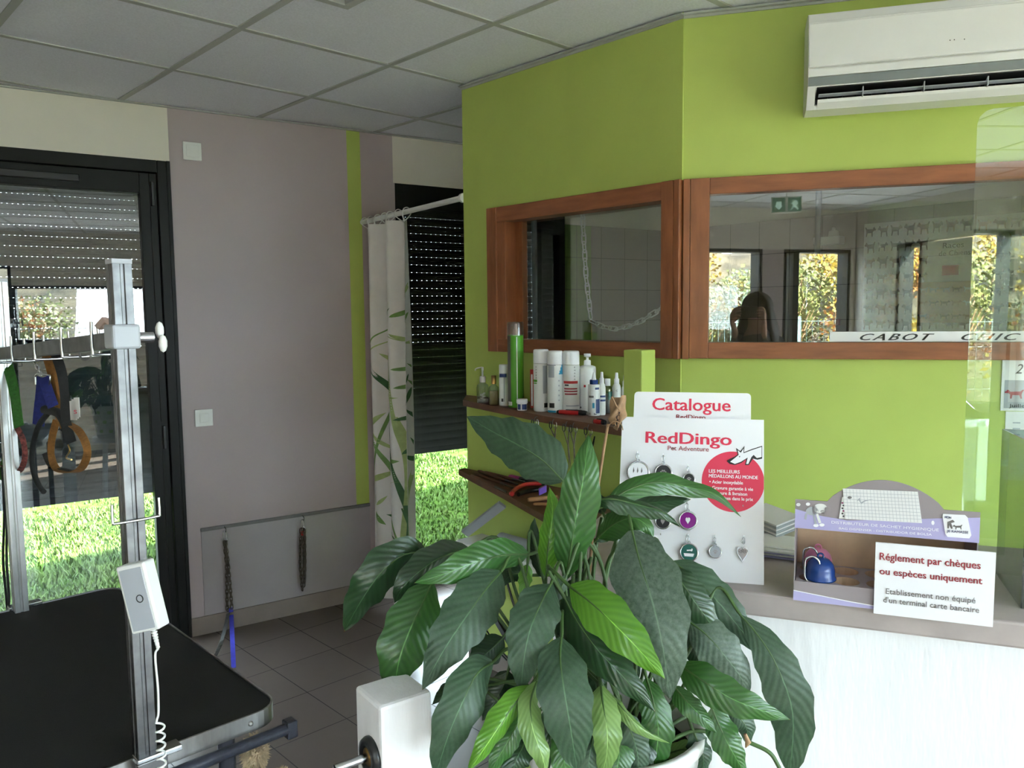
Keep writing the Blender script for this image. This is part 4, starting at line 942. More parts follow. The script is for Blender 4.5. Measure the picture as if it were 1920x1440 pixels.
label_on(t, p, r, u, 1005, [(5, 50, 755, 735, 'navy'), (12, 60, 980, 845, 'navy'), (-60, -8, 832, 812, 'greyink'), (-20, 0, 930, 880, 'cyan')])
SPR = lambda yb, y0: [('body', 'plastic', [(0,yb),(.95,yb),(1,yb-10),(1,y0+150),(.85,y0+120),(.6,y0+105)]), ('spray_head', 'card', [(.62,y0+105),(.62,y0+60),(.42,y0+55),(.36,y0+12),(.3,y0),(0,y0)])]
t, p, r, u = bottle(1320, 1392, 1000, 'slim white spray bottle with blue bands behind the dropper bottle', 'spray_bottle', 'bottle', SPR(1000, 592)); label_on(t, p, r, u, 1000, [(-30, 60, 830, 812, 'navy'), (-30, 60, 868, 850, 'navy')])
t, p, r, u = bottle(1365, 1456, 985, 'grey translucent bottle with square white cap near the green post', 'bottle', 'bottle', [('body', 'clear', [(0,985),(1,985),(1,760),(.85,730),(.5,722)]), ('liquid', 'panel', [(0,980),(.88,980),(.88,800),(0,800)]), ('cap', 'card', [(.58,722),(.58,656),(0,655)])])
label_on(t, p, r, u, 985, [(0, 60, 850, 775, 'teal')])
t, p, r, u = bottle(1455, 1536, 975, 'white spray bottle with letter C just left of the green post', 'spray_bottle', 'bottle', SPR(975, 598)); vtext(t, p, r, u, 975, 'C', 785, 735, -5, 'ink', .010)
t, p, r, u = bottle(1540, 1600, 960, 'white spray bottle half hidden behind the green post', 'spray_bottle', 'bottle', SPR(960, 610))

# clippers lying on the upper shelf
def clipper(a, bb, r, label, blade=True):
    a, bb = V(a), V(bb); d = (bb-a); t = thing('hair_clipper', label, 'clipper', a.lerp(bb, .5))
    wv = V((FW.x, FW.y, 0)).normalized()
    up = V((0,0,1)); a = a+up*r; bb = bb+up*r
    q = MB(); q.tube([a, a+d*.03, a+d*.3, a+d*.58], [r*.75, r*.95, r, r*.9], 'redp', 12); q.build('housing', t)
    q = MB(); q.tube([a-d*.06, a+d*.01], [r*.6, r*.98], 'black', 12); q.tube([a+d*.56, a+d*.68, a+d*.78], [r*.92, r*.98, r*.8], 'black', 12); q.tube([a+d*.2+up*r*.8, a+d*.5+up*r*.9, a+d*.75+up*r*.5], r*.42, 'black', 8); q.build('grip', t)
    if blade:
        q = MB(); s = d.normalized(); q.para(a+d*.76-wv*r*.9-up*r*.5, d*.24, wv*r*1.8, up*r*.8, 'steel')
        for k in range(9): q.para(a+d*1.0-wv*r*.9+wv*r*.2*k-up*r*.4, s*.006, wv*r*.1, up*r*.3, 'steel')
        q.build('blade', t)
clipper(PZ(*zz(950, 995), ZU), PZ(*zz(1290, 1010), ZU), .0085, 'red and black hair clipper lying in front of the white cans')
clipper(PZ(*zz(1285, 1085), ZU), PZ(*zz(1420, 1100), ZU), .0085, 'red and black hair clipper half hidden by the dried flower', False)

# scissors on hooks under the front edge
def scissors(px, py, drop, label, lean=0.0):
    p = PX(px, py, A1.lerp(A2, max(0, min(1, (px-1020)/145))).x-.006); t = thing('scissors', label, 'scissors', p, 'grooming scissors hung under the upper shelf')
    u = dep(p)/F_PX; q = MB(); q.tube(spline([p+V((.012,0,.012)), p+V((.002,0,.010)), p+V((-.003,0,.0)), p+V((0,0,-.006))], 4), .0012, 'galv', 6); q.build('hook', t)
    L = drop*u; ax = V((-.9, .3, 0)).normalized(); d = EXc
    for s in (-1, 1):
        q = MB(); c = p+V((0,0,-.009))+d*s*.0085; q.ring(c, .0085, .0017, 'black' if s < 0 else 'chrome', axis=ax, n=16, k=6, stretch=.006, along=V((0,0,1)))
        j = p+V((0,0,-L*.45))+d*lean*.45; e = p+V((0,0,-L))+d*(lean-s*.003); q.tube([c+V((0,0,-.011)), j, e], [.0022, .0030, .0006], 'chainm', 6); q.build('blade', t)
for px, py, dr, lb, ln in ((1003, 788, 70, 'leftmost grooming scissors hung under the upper shelf behind the big leaf', .010), (1037, 792, 62, 'second grooming scissors from the left under the upper shelf', .014), (1062, 797, 84, 'third grooming scissors from the left under the upper shelf, black handled', .012), (1075, 799, 78, 'fourth grooming scissors from the left under the upper shelf', .004), (1103, 803, 70, 'rightmost grooming scissors hung under the upper shelf, beside the dry flower stem', -.004)): scissors(px, py, dr, lb, ln)
q = MB(); p = PX(1138, 820, 2.05); q.tube([PX(1115, 818, 2.06), PX(1108, 850, 2.06), PX(1101, 868, 2.06)], [.002, .005, .004], 'black', 8)
tag(q.build('nail_file'), 'dark slim tool hanging at a slant under the right of the upper shelf', 'tool')

# tools on the lower shelf
def onl(px, py):
    p = PZ(px, py, ZL)
    if p.x > 2.215: p = PX(px, py, 2.215); p.z = ZL
    return p
TG = 'tools on the lower shelf'
def tool(name, label, cat, a, bb, r, m, m2=None, blade=0.0):
    a, bb = V(a)+V((0,0,r)), V(bb)+V((0,0,r)); d = bb-a; t = thing(name, label, cat, a.lerp(bb, .5), TG)
    q = MB(); q.tube([a, a+d*.05, a+d*.3, a+d*(1-blade)], [r*.7, r, r, r*.8], m, 10); q.build('handle', t)
    if m2: q = MB(); q.tube([a+d*(1-blade), bb], [r*.75, r*.5], m2, 8); q.build('blade', t)
for i, (x0, y0, x1, y1, lb) in enumerate(((884, 888, 950, 922, 'nearest'), (890, 884, 962, 914, 'second'), (897, 880, 972, 908, 'third'), (908, 877, 985, 903, 'farthest'))):
    tool('stripping_knife', lb+' of four dark wooden handled stripping knives at the left of the lower shelf', 'grooming tool', onl(x0, y0+6), onl(x1, y1+4), .0070, 'shelfw', 'galv', .3)
tool('brush', 'magenta handled brush at the back of the lower shelf', 'brush', onl(955, 892), onl(1010, 905), .010, 'magenta')
o = thing('nail_clipper', 'bright red pliers style nail clipper on the lower shelf', 'nail clipper', onl(985, 922), TG)
b = MB(); z = V((0,0,.012)); b.tube(spline([onl(958, 932)+z, onl(968, 922)+z, onl(985, 914)+z, onl(1015, 912)+z], 5), .008, 'redp', 10); b.ball(onl(960, 932)+z, .010, 'redp', 10); b.build('handle', o)
b = MB(); b.tube(spline([onl(972, 931)+z*.7, onl(988, 925)+z*.7, onl(1015, 921)+z*.7], 5), .0085, 'black', 10); b.build('grip', o)
b = MB(); b.tube([onl(975, 903)+z, onl(1020, 912)+z], .008, 'ink', 10)
for k in range(10): a = onl(980+k*4, 903+k*.9)+z; b.tube([a, a+V((0,0,.018))+EXc*.004], .0009, 'chrome', 5)
tag(b.build('pin_brush'), 'dark pin brush with metal pins between the magenta brush and the red clipper', 'brush', TG)
b = MB(); a = onl(1010, 930); b.cbox(a, EXc*.030+V((0,0,.014)), V((FW.x,FW.y,0))*.02, V((0,0,.026)), 'violet', .003); tag(b.build('comb_case'), 'violet plastic comb case beside the red nail clipper', 'case', TG)
tool('wooden_brush', 'pale wooden handled brush at the front of the lower shelf', 'brush', onl(990, 942), onl(1045, 936), .009, 'tan'); tool('wooden_comb', 'second pale wooden handle beside the wooden brush on the lower shelf', 'brush', onl(1000, 948), onl(1050, 948), .006, 'tan')

# white tray with a diagonal strut, cables and stand leg below the shelves
o = thing('folding_tray', 'white plastic tray with a diagonal strut below the lower shelf', 'tray', PX(920, 1030, 2.05))
e0, e1, e2 = PX(852, 1012, 2.02), PX(884, 1000, 2.12), PX(985, 1045, 2.02)
d = V((0, -1, 0)); z0 = e0.z
b = MB(); b.cbox(V((2.02, e0.y, z0-.045)), d*.62, V((.15, 0, 0)), V((0, 0, .045)), 'plastic', .010); b.build('tray', o)
b = MB(); b.tube([V((2.13, e0.y-.16, z0+.01)), V((2.13, e0.y-.52, z0+.012))], .030, 'plasticg', 14); b.build('paper_roll', o)
b = MB(); b.strap([PX(872, 1000, 2.06), PX(942, 946, 2.10)], .036, V((.6,-.8,0)), .014, 'plasticg'); b.build('strut', o)
b = MB(); a, c = PX(918, 1138, 2.16), PX(952, 1196, 2.16); b.strap([a-(c-a)*.6, c+(c-a)*.7], .022, V((0,-1,.6)), .022, 'black'); tag(b.build('stand_leg'), 'dark square metal leg leaning against the foot of the green partition', 'leg')
b = MB()
for dx in (0, 6): b.tube(spline([PX(880+dx, 1140, 2.2), PX(905+dx, 1180, 2.2), PX(925+dx, 1210, 2.2), PX(950+dx, 1238, 2.2)], 5), .0036, 'black', 7)
b.tube([PX(944, 1060, 2.21), PX(953, 1100, 2.21), PX(964, 1136, 2.21), PX(970, 1180, 2.21)], .005, 'black', 7)
tag(b.build('power_cable'), 'thin black cables against the foot of the green partition behind the plant', 'cable')

# ================================================================== display board with pet tags on the counter
BL_, BR_, TR_ = V((1.263, 1.019, 1.0)), V((1.417, .770, 1.0)), V((1.503, .829, 1.316))
bx = (BR_-BL_).normalized(); by = (TR_-BR_); by = (by-bx*by.dot(bx)).normalized(); bz = bx.cross(by)
BWid, BHei = (BR_-BL_).length, (TR_-BR_).length
def bd(px, py): q = PN(px, py, BL_, bz); return (q-BL_).dot(bx), (q-BL_).dot(by)
def bp(px, py, lift=0.0): x, y = bd(px, py); return BL_+bx*x+by*y+bz*lift
upx = BHei/305.0                                                  # metres per photo pixel on the board
db = thing('display_board', 'white pet tag display board with red heading leaning on the counter', 'display board', BL_.lerp(BR_, .5))
b = MB(); b.para(BL_-bz*.004, bx*BWid, by*BHei, bz*.004, 'card')
def put(body, x0, x1, ybase, cap, m, **kw):
    o0, o1 = bp(x0, ybase, .0004), bp(x1, ybase, .0004); fit(b, body, o0, bx, by, (o1-o0).length, cap*upx, m, **kw)
put('RedDingo', 1210, 1372, 830, 23, 'red', bold=.0010); put('Pet Adventure', 1252, 1329, 844, 9, 'dkred')
cx, cy = bd(1374, 903); R = 57*upx; pts = [(cx+math.cos(a)*R, cy+math.sin(a)*R) for a in [2*PI*i/64 for i in range(64)]]; pts = [(min(x, BWid-.0003), y) for x, y in pts]
b.flat(pts, BL_, bx, by, 'red', .0004)
for tx, x0, x1, yb, cap in (('LES MEILLEURS', 1329, 1387, 886, 6.5), ('MÉDAILLONS AU MONDE', 1329, 1421, 895, 6.5), ('• Acier inoxydable', 1330, 1393, 906, 6.5), ('• Gravure garantie à vie', 1330, 1412, 917, 6.5), ('• Gravure & livraison', 1330, 1401, 926.5, 6.5), ('  comprises dans le prix', 1336, 1412, 936, 6.5)): put(tx, x0, x1, yb, cap, 'card', bold=.0003, depth=.0012)
def drawn(pix, m, lift): b.flat([bd(x, y) for x, y in pix], BL_, bx, by, m, lift)
drawn([(1364,866),(1367,861),(1378,856),(1383,852),(1380,840),(1388,846),(1396,836),(1395,848),(1410,842),(1429,836),(1429,860),(1420,862),(1412,860),(1404,872),(1397,872),(1399,861),(1390,868),(1378,872),(1368,870)], 'ink', .0008)
drawn([(1369,866),(1379,858),(1385,853),(1383,844),(1389,849),(1394,841),(1394,850),(1410,844),(1428,838),(1428,857),(1419,859),(1413,853),(1409,857),(1403,870),(1399,870),(1402,858),(1389,866),(1378,870)], 'card', .0012)
drawn([(1363,865),(1367,861),(1370,864),(1367,869)], 'ink', .0016); drawn([(1385,856),(1388,855),(1387,858)], 'ink', .0016)
b.build('board', db)
b = MB(); b.para(BL_+bx*.06-bz*.0045, bx*.15, by*.001, -bz*.001, 'card'); b.prism([BL_+bx*.14-bz*.005+by*.27, BL_+bx*.14-bz*.005+by*.02, V((*(BL_+bx*.14-bz*.14).xy, 1.002))], bx*.003, 'card'); b.build('easel_back', db)
# hooks and tags
TGR = 'pet tags hung on the display board'
def pet_tag(px, py, r, label, face, shape='disc', art=None, artm='card', ring=None, small=False):
    c = bp(px, py, .006); t = thing('pet_tag', label, 'pet tag', c, TGR); R = r*upx; q = MB()
    if shape == 'disc': q.lathe([(0,-.0012),(R,-.0012),(R,.0012),(R*.86,.0014),(R*.84,.0008),(0,.0008)], c, 'chrome', 32, axis=bz)
    else:
        pts = [(x*R, y*R) for x, y in HEART]; q.prism([c+bx*x+by*y-bz*.0012 for x, y in pts], bz*.0026, 'chrome')
        q.prism([c+bx*x*.82+by*y*.82+bz*.0012 for x, y in pts], bz*.0006, 'panel')
    q.build('medallion', t)
    q = MB(); o0 = c+bz*.0008
    if shape == 'disc' and face: q.disc(R*.83, o0, bx, by, face, .0003)
    if art == 'paw':
        for x, y, rr in PAW: q.disc(R*rr*.55, o0, bx, by, artm, .0007, 16, cx=x*R*.62, cy=y*R*.62)
    if art == 'heart': q.flat([(x*R*.5, y*R*.5) for x, y in HEART], o0, bx, by, artm, .0007)
    if art == 'bowl': q.flat([(-R*.55,-R*.1),(R*.55,-R*.1),(R*.45,-R*.42),(-R*.45,-R*.42)], o0, bx, by, artm, .0007); q.flat([(x*R*.8+R*.05, y*R*.8+R*.2) for x, y in ((-.35,-.08),(-.35,.08),(.2,.14),(.3,.3),(.42,.22),(.4,.02),(.3,-.1),(.1,-.02))], o0, bx, by, artm, .0007)
    if art == 'claws':
        for k in range(3): q.flat([(R*(-.4+.35*k), R*.45), (R*(-.32+.35*k), R*.1), (R*(-.42+.35*k), -R*.1), (R*(-.46+.35*k), R*.1)], o0, bx, by, artm, .0007)
    if art == 'swirl':
        for k in range(5): q.ring(o0+bz*.001+bx*R*(-.3+.16*k)+by*R*(.25-.1*(k % 2)), R*.10, R*.025, artm, axis=bz, n=10, k=4)
    if q.v: q.build('enamel', t)
    q = MB(); rc_ = bp(*ring, .008) if ring else c+by*(R+.005); q.ring(rc_, .0048 if not small else .0036, .0008, 'chrome', axis=bz*.5+bx*.86, n=16, k=5, stretch=.004, along=by); q.ring(c+by*(R+.0012), .0024, .0008, 'chrome', axis=bz, n=12, k=5); q.build('split_ring', t)
    q = MB(); hk = rc_+by*.006; q.tube(spline([hk-bz*.009, hk-bz*.002, hk+bz*.003, hk+bz*.004+by*.004], 4), .0010, 'chrome', 6); q.build('hook', t)
pet_tag(1197, 886, 22, 'large white claw mark pet tag at the upper left of the board', 'card', art='claws', artm='greyink', ring=(1196, 857))
pet_tag(1244, 887, 17, 'black pet tag with silver paw, second in the top row', 'ink', art='paw', artm='panel', ring=(1244, 861))
pet_tag(1292, 899, 11.5, 'small black paw pet tag beside the red circle', 'ink', art='paw', artm='panel', ring=(1290, 881), small=True)
pet_tag(1243, 978, 15, 'dark pet tag mostly hidden behind the leaf tip', 'ink', art='heart', artm='panel')
pet_tag(1290, 976, 17.5, 'purple enamel pet tag with white heart', 'purple', art='heart', artm='card', ring=(1288, 950))
pet_tag(1292, 1036, 17.5, 'green enamel pet tag with bone and bowl', 'teal', art='bowl', artm='card', ring=(1290, 1011))
pet_tag(1341, 1035, 12, 'small silver glitter pet tag in the bottom row', 'plasticg', ring=(1340, 1013), small=True, art='paw', artm='panel')
pet_tag(1392, 1038, 20, 'silver heart shaped pet tag at the lower right of the board', None, shape='heart', art='swirl', artm='greyink', ring=(1394, 1014))
b = MB()
for px, py in ((1239, 1003), (1393, 950)): h = bp(px, py, .0); b.tube(spline([h, h+bz*.006, h+bz*.009, h+bz*.010+by*.003], 4), .0010, 'chrome', 6)
b.build('empty_hook', db)
# catalogue behind it
cc = BL_-bz*.022
def cp(px, py): q = PN(px, py, cc, bz); return (q-cc).dot(bx), (q-cc).dot(by)
x0, y1 = cp(1190, 735); x1, _ = cp(1408, 742); r = .008
b = MB(); pts = [(x0, .06), (x1, .06)] + [(x1-r+r*math.cos(a), y1-r+r*math.sin(a)) for a in (0, .5, 1.05, 1.57)] + [(x0+r+r*math.cos(a), y1-r+r*math.sin(a)) for a in (1.57, 2.1, 2.6, 3.14)]
b.prism([cc+bx*x+by*y for x, y in pts], bz*.004, 'card')
def cput(body, xa, xb, yb, cap, m, **kw):
    xa_, ya_ = cp(xa, yb); xb_, _ = cp(xb, yb); fit(b, body, cc+bx*xa_+by*ya_+bz*.0042, bx, by, xb_-xa_, cap*upx, m, **kw)
cput('Catalogue', 1223, 1370, 769, 25, 'red', bold=.0008); cput('RedDingo', 1268, 1323, 786, 9, 'dkred', bold=.0003)
tag(b.build('catalogue'), 'white catalogue holder with red heading standing behind the display board', 'catalogue')

# leaflets between board and dispenser
b = MB(); c = PZ(1480, 1040, ZC)
for k in range(7): b.box(c+V((.012*math.sin(k), .01*math.cos(k*2), .003+.004*k)), (.10, .15, .0030), 'lilac' if k in (0, 2) else 'paper', .35+.05*math.sin(k*3))
tag(b.build('leaflet_stack'), 'loose stack of white and lilac leaflets lying between board and dispenser', 'leaflets')
b = MB(); c = PZ(1455, 1030, ZC)+V((.0, .0, .026))
for k in range(6): b.para(c+V((0,0,.005*k)), V((.075, -.02, .012)), V((.06, .12, 0)), V((0,0,.0042)), 'paper' if k % 2 else 'plasticg')
tag(b.build('leaflet_stack'), 'tilted pile of grey leaflets on top of the loose leaflets', 'leaflets')

# ================================================================== bag dispenser box
S0, DP = .0855, -.014; BWd, BDp = .30, .135
def kb(x, z, y=0.0): return K(S0+x, ZC+z, DP+y)
dx_ = thing('bag_dispenser', 'grey and lilac counter box dispensing dog waste bags', 'dispenser box', kb(.15, 0, .07))
def kxz(px, py, y=0.0): q = PN(px, py, kb(0,0,y), CN); return (q-kb(0,0,y)).dot(CD), q.z-ZC
b = MB(); b.para(kb(0, 0), CD*BWd, CN*.002, V((0,0,.037)), 'taupe')
b.flat([(0, .0), (.30, .0), (.30, .0005), (.19, .002), (.10, .008), (.04, .014), (0, .018)], kb(0, 0, -.0002), CD, V((0,0,1)), 'lilac', .0006); b.flat([(0, .0195), (.04, .0155), (.10, .0095), (.19, .0035), (.19, .002), (.10, .008), (.04, .014), (0, .018)], kb(0, 0, -.0004), CD, V((0,0,1)), 'card', .0006); b.build('front_lip', dx_)
b = MB()
for x in (0, BWd-.002): b.prism([kb(x, 0), kb(x, .037), kb(x, .06, .012), kb(x, .150, .004), kb(x, .190, 0), kb(x, .145, BDp), kb(x, 0, BDp)], CD*.002, 'taupe')
b.build('side_panel', dx_)
b = MB(); b.para(kb(0, 0, BDp-.002), CD*BWd, CN*.002, V((0,0,.145)), 'kraft'); b.build('back_panel', dx_)
# tray with round openings
b = MB(); zt = .035; cols = 5; cw = (BWd-.006)/cols; rows = 2; rh = (BDp-.012)/rows
for i in range(cols):
    for j in range(rows):
        cxx, cyy = .003+cw*(i+.5), .004+rh*(j+.5); n = 24; inn, sq, low = [], [], []
        for k in range(n):
            a = 2*PI*k/n+PI/4; ca, sa = math.cos(a), math.sin(a); f = 1/max(abs(ca), abs(sa))
            inn.append(kb(cxx+ca*.024, zt, cyy+sa*.024)); sq.append(kb(cxx+ca*f*cw/2, zt, cyy+sa*f*rh/2)); low.append(kb(cxx+ca*.024, .004, cyy+sa*.024))
        b.add(sq+inn, [(k, (k+1) % n, n+(k+1) % n, n+k) for k in range(n)], 'taupe'); b.add(inn+low, [(k, (k+1) % n, n+(k+1) % n, n+k) for k in range(n)], 'kraft'); b.add(low, [list(range(n))], 'kraft')
b.build('tray', dx_, recalc=False)
# header
b = MB(); xl, zl = kxz(1487, 985); xr, zr = kxz(1840, 1020); _, zt2 = kxz(1487, 937)
arc = [(0.055+.19*i/20, .192+.046*math.sin(PI*i/20)**.75) for i in range(21)]
top = [(0, .192)] + [(.055, .192)] + arc + [(.245, .192), (BWd, .192)]
b.prism([kb(x, z, 0) for x, z in [(0, .140), (BWd, .140)] + top[::-1]], CN*.002, 'taupe')
b.flat([(0, .140), (BWd, .140), (BWd, .183), (.25, .178), (.17, .168), (.09, .160), (.04, .165), (0, .174)], kb(0, 0, -.0002), CD, V((0,0,1)), 'lilac', .0006)
b.para(kb(0, .140), CD*BWd, CN*BDp*.5, V((0,0,-.002)), 'lilac')
def hput(body, xa, xb, yb, h, m, dip): 
    x0, z0 = kxz(xa, yb); x1, z1 = kxz(xb, yb+dip); e = (CD*(x1-x0)+V((0,0,z1-z0))); fit(b, body, kb(x0, z0, -.001), e, V((0,0,1)), e.length, h, m)
hput('DISTRIBUTEUR DE SACHET HYGIENIQUE', 1559, 1760, 981, .0050, 'card', 15); hput('BAG DISPENSER - DISTRIBUIDOR DE BOLSA', 1573, 1747, 992, .0040, 'card', 12)
def hflat(pix, m, lift): b.flat([kxz(x, y) for x, y in pix], kb(0, -0.0, -.0004), CD, V((0,0,1)), m, lift)
O_ = lambda cx, cy, rx, ry, n=18: [(cx+rx*math.cos(2*PI*i/n), cy+ry*math.sin(2*PI*i/n)) for i in range(n)]
for pix, m in ((O_(1523, 958, 12, 8), 'plasticg'), (O_(1538, 953, 13, 9), 'plastic'), (O_(1527, 955, 4, 9), 'taupe'), (O_(1551, 957, 7, 7), 'taupe'), (O_(1542, 959, 4, 3), 'lens'), ([(1510,962),(1514,962),(1512,974),(1508,973)], 'plasticg'), ([(1530,964),(1534,963),(1540,980),(1535,981)], 'plastic'), ([(1524,966),(1528,965),(1532,983),(1528,984)], 'plasticg'), (O_(1530, 985, 5, 3), 'card'), (O_(1541, 984, 5, 3), 'card'), (O_(1497, 946, 4, 3), 'card'), (O_(1515, 945, 4, 3), 'card'), (O_(1749, 980, 3, 4), 'card')): hflat(pix, m, .0010)
b.build('header', dx_)
b = MB(); q = [(1768, 963), (1809, 965), (1814, 970), (1821, 1003), (1817, 1009), (1776, 1006), (1772, 1000), (1767, 968)]
b.flat([kxz(x, y) for x, y in q], kb(0, 0, -.001), CD, V((0,0,1)), 'card', .0012)
def cput2(body, xa, xb, yb, h, dip):
    x0, z0 = kxz(xa, yb); x1, z1 = kxz(xb, yb+dip); e = (CD*(x1-x0)+V((0,0,z1-z0))); fit(b, body, kb(x0, z0, -.0024), e, V((0,0,1)), e.length, h, 'navy')
cput2('MON', 1771, 1783, 971, .004, 1); cput2('JE RAMASSE', 1775, 1815, 997, .0045, 3)
for pix in ([(1776,978),(1786,974),(1790,978),(1783,980),(1786,990),(1783,991),(1779,983),(1779,990),(1776,990)], [(1795+x*18, 987-y*16) for x, y in DOG]): b.flat([kxz(x, y) for x, y in pix], kb(0, 0, -.0024), CD, V((0,0,1)), 'greyink', .0004)
tag(b.build('sticker', dx_), 'small white printed card')
# notes tucked in the top
def note(q, m, label, lines):
    pts = [PN(x, y, kb(0, 0, -.003), CN) for x, y in q]; b = MB(); b.prism(pts, CN*.0008, m)
    for pix, mm in lines: b.prism([PN(x, y, kb(0, 0, -.0033), CN) for x, y in pix], CN*.0004, mm)
    tag(b.build('note'), label, 'note')
gl = []
for k in range(1, 22): f = k/22; gl.append(([(1580+141*f, 917+5*f), (1580.5+141*f, 917+5*f), (1585+142.5*f, 973+7*f), (1584.5+142.5*f, 973+7*f)], 'plasticg'))
for k in range(1, 9): f = k/9; gl.append(([(1580+4*f, 917+56*f), (1721+7*f, 922+58*f), (1721+7*f, 922.5+58*f), (1580+4*f, 917.5+56*f)], 'plasticg'))
gl += [(O_(1593, 933, 4, 2.5), 'greyink'), ([(1606,940),(1612,933),(1614,942),(1622,938),(1638,936),(1622,940),(1615,945),(1610,938)], 'plasticg')]
note([(1580, 916), (1721, 922), (1729, 981), (1585, 973)], 'paper', 'squared white note paper tucked in the top of the dispenser', gl)
b = MB(); b.prism([PN(x, y, kb(0, 0, .012), CN) for x, y in ((1722, 948), (1740, 950), (1746, 976), (1726, 974))], CN*.001, 'paper'); b.prism([PN(x, y, kb(0, 0, .0115), CN) for x, y in ((1724, 951), (1731, 951), (1733, 960), (1726, 959))], CN*.0004, 'dkred'); tag(b.build('photo_card'), 'small white card peeping out right of the squared note', 'card')
b = MB(); b.prism([PN(x, y, kb(0, 0, -.0015), CN) for x, y in ((1579, 932), (1584, 932), (1586, 973), (1573, 972))], CN*.0008, 'paper')
for k in range(6): b.prism([PN(x, y, kb(0, 0, -.0018), CN) for x, y in O_(1579.5+(k % 2)*2, 943+k*5, 2, 1.5, 8)], CN*.0003, 'ink' if k % 3 else 'magenta')
tag(b.build('leaflet'), 'small spotted leaflet peeping out left of the squared note', 'leaflet')
# bag holders
def bag_holder(px, py, y, m, label):
    x, z = kxz(px, py, y); c = kb(x, .036, y); t = thing('bag_holder', label, 'bag holder', c, 'bell shaped dog bag holders')
    q = MB(); q.lathe([(.0225,-.014),(.0235,-.002),(.029,0),(.029,.003),(.0265,.006),(.0262,.018),(.023,.029),(.016,.037),(.008,.0405),(0,.041)], c, m, 28); q.build('bell', t)
    q = MB(); q.ring(c+V((0,0,.043)), .005, .0018, m, axis=CN, n=14, k=6); q.build('loop', t)
    q = MB(); o = c-CD*.024-CN*.018
    q.tube(spline([o+V((0,0,.042)), o+CD*.010+V((0,0,.046)), o+CD*.020+V((0,0,.040)), o+CD*.022+V((0,0,.028)), o+CD*.012+V((0,0,.004)), o+CD*.007+V((0,0,-.002)), o+CD*.001+V((0,0,-.001)), o-CD*.003+V((0,0,.008)), o-CD*.003+V((0,0,.034)), o+V((0,0,.042))], 5), .0019, 'chrome', 8); q.build('carabiner', t)
bag_holder(1534, 1040, .094, 'pink', 'pink bell shaped bag holder at the back of the dispenser'); bag_holder(1538, 1070, .034, 'blue', 'blue bell shaped bag holder with silver carabiner in the dispenser')

# payment sign
SP = -.020
def ks(px, py): q = PN(px, py, K(0, ZC, SP), CN); return (q-K(0, ZC, SP)).dot(CD), q.z
s0, s1 = ks(1638, 1146)[0], ks(1862, 1166)[0]; z1 = ks(1634, 1016)[1]
ps = thing('payment_sign', 'white notice about payment by cheque or cash standing on the counter edge', 'sign', K((s0+s1)/2, ZC, SP))
b = MB(); b.para(K(s0, .994, SP), CD*(s1-s0), CN*.003, V((0,0,z1-.994)), 'card')
def sput(body, xa, xb, yb, cap, m, dip, **kw):
    (xa_, za), (xb_, zb) = ks(xa, yb), ks(xb, yb+dip); e = CD*(xb_-xa_); fit(b, body, K(xa_, za, SP-.0004), CD, V((0,0,1)), xb_-xa_, cap, m, **kw)
sput('Réglement par chèques', 1649, 1839, 1049, .0135, 'dkred', 10, bold=.0004); sput('ou espèces uniquement', 1649, 1842, 1076, .0125, 'dkred', 12, bold=.0004)
sput('Etablissement non équipé', 1661, 1829, 1113, .0105, 'greyink', 12); sput("d'un terminal carte bancaire", 1656, 1836, 1129, .0105, 'greyink', 12)
b.build('notice', ps)
b = MB(); b.para(K(s0+.003, .998, SP+.003), CD*.004, CN*.012, V((0,0,.004)), 'redp'); b.build('clip_foot', ps)

# acrylic guard and holder at the right end, calendar
p0 = PZ(1800, 1035, ZC); ptop = PN(1836, 206, p0, CN); b = MB(); zt = ptop.z
r = .03; o = p0.copy(); o.z = ZC
L_ = .62; pts = [(0, 0), (L_, 0), (L_, zt-ZC)] + [(r-r*math.sin(a), zt-ZC-r+r*math.cos(a)) for a in (0, .5, 1.05, 1.57)]
b.prism([o+CD*x+V((0,0,y)) for x, y in pts], CN*.004, 'plexi')
t = tag(b.build('acrylic_screen'), 'tall clear acrylic guard screen standing on the right of the counter', 'screen')
hL, hR = PZ(1867, 1075, ZC), PZ(1913, 1140, ZC); hd = (hR-hL).normalized(); hn = V((-hd.y, hd.x, 0)); zA = PN(1877, 803, hL, hn).z; zB = PN(1917, 822, hL, hn).z
bh = thing('leaflet_holder', 'tinted acrylic leaflet holder at the right edge of the counter', 'leaflet holder', hL)
b = MB(); b.prism([hL, hR, V((hR.x, hR.y, zB)), V((hL.x, hL.y, zA))], hn*.003, 'plexig'); b.build('side_panel', bh)
b = MB(); b.prism([hR, V((hR.x, hR.y, zB)), V((hR.x, hR.y, zB))-hn*-.0+CD*.25, hR+CD*.25], hd*.004, 'plexig'); b.build('front_panel', bh)
b = MB(); b.prism([hL, V((hL.x, hL.y, zA)), V((hL.x, hL.y, zA))+CD*.25, hL+CD*.25], hd*.003, 'plexig'); b.build('back_panel', bh)
ca = thing('wall_calendar', 'white calendar page pinned on the green wall at the right edge', 'calendar', G(1.05, 1.22))
b = MB(); b.para(G(.95, 1.232, 0), GD*.25, GN*.003, V((0,0,.186)), 'paper'); b.para(G(.958, 1.24, .0031), GD*.24, GN*.0004, V((0,0,.085)), 'plasticg')
fit(b, '2', G(.985, 1.345, .0035), GD, V((0,0,1)), .02, .03, 'ink', shear=.3); fit(b, 'Juillet', G(.972, 1.243, .0038), GD, V((0,0,1)), .05, .011, 'ink')
b.flat([(.985+x*.05, 1.285+y*.05) for x, y in DOG], G(0, 0, .0034), GD, V((0,0,1)), 'dkred', .0004); b.build('page', ca)
b = MB(); b.para(G(.965, 1.02, 0), GD*.24, GN*.002, V((0,0,.210)), 'paper')
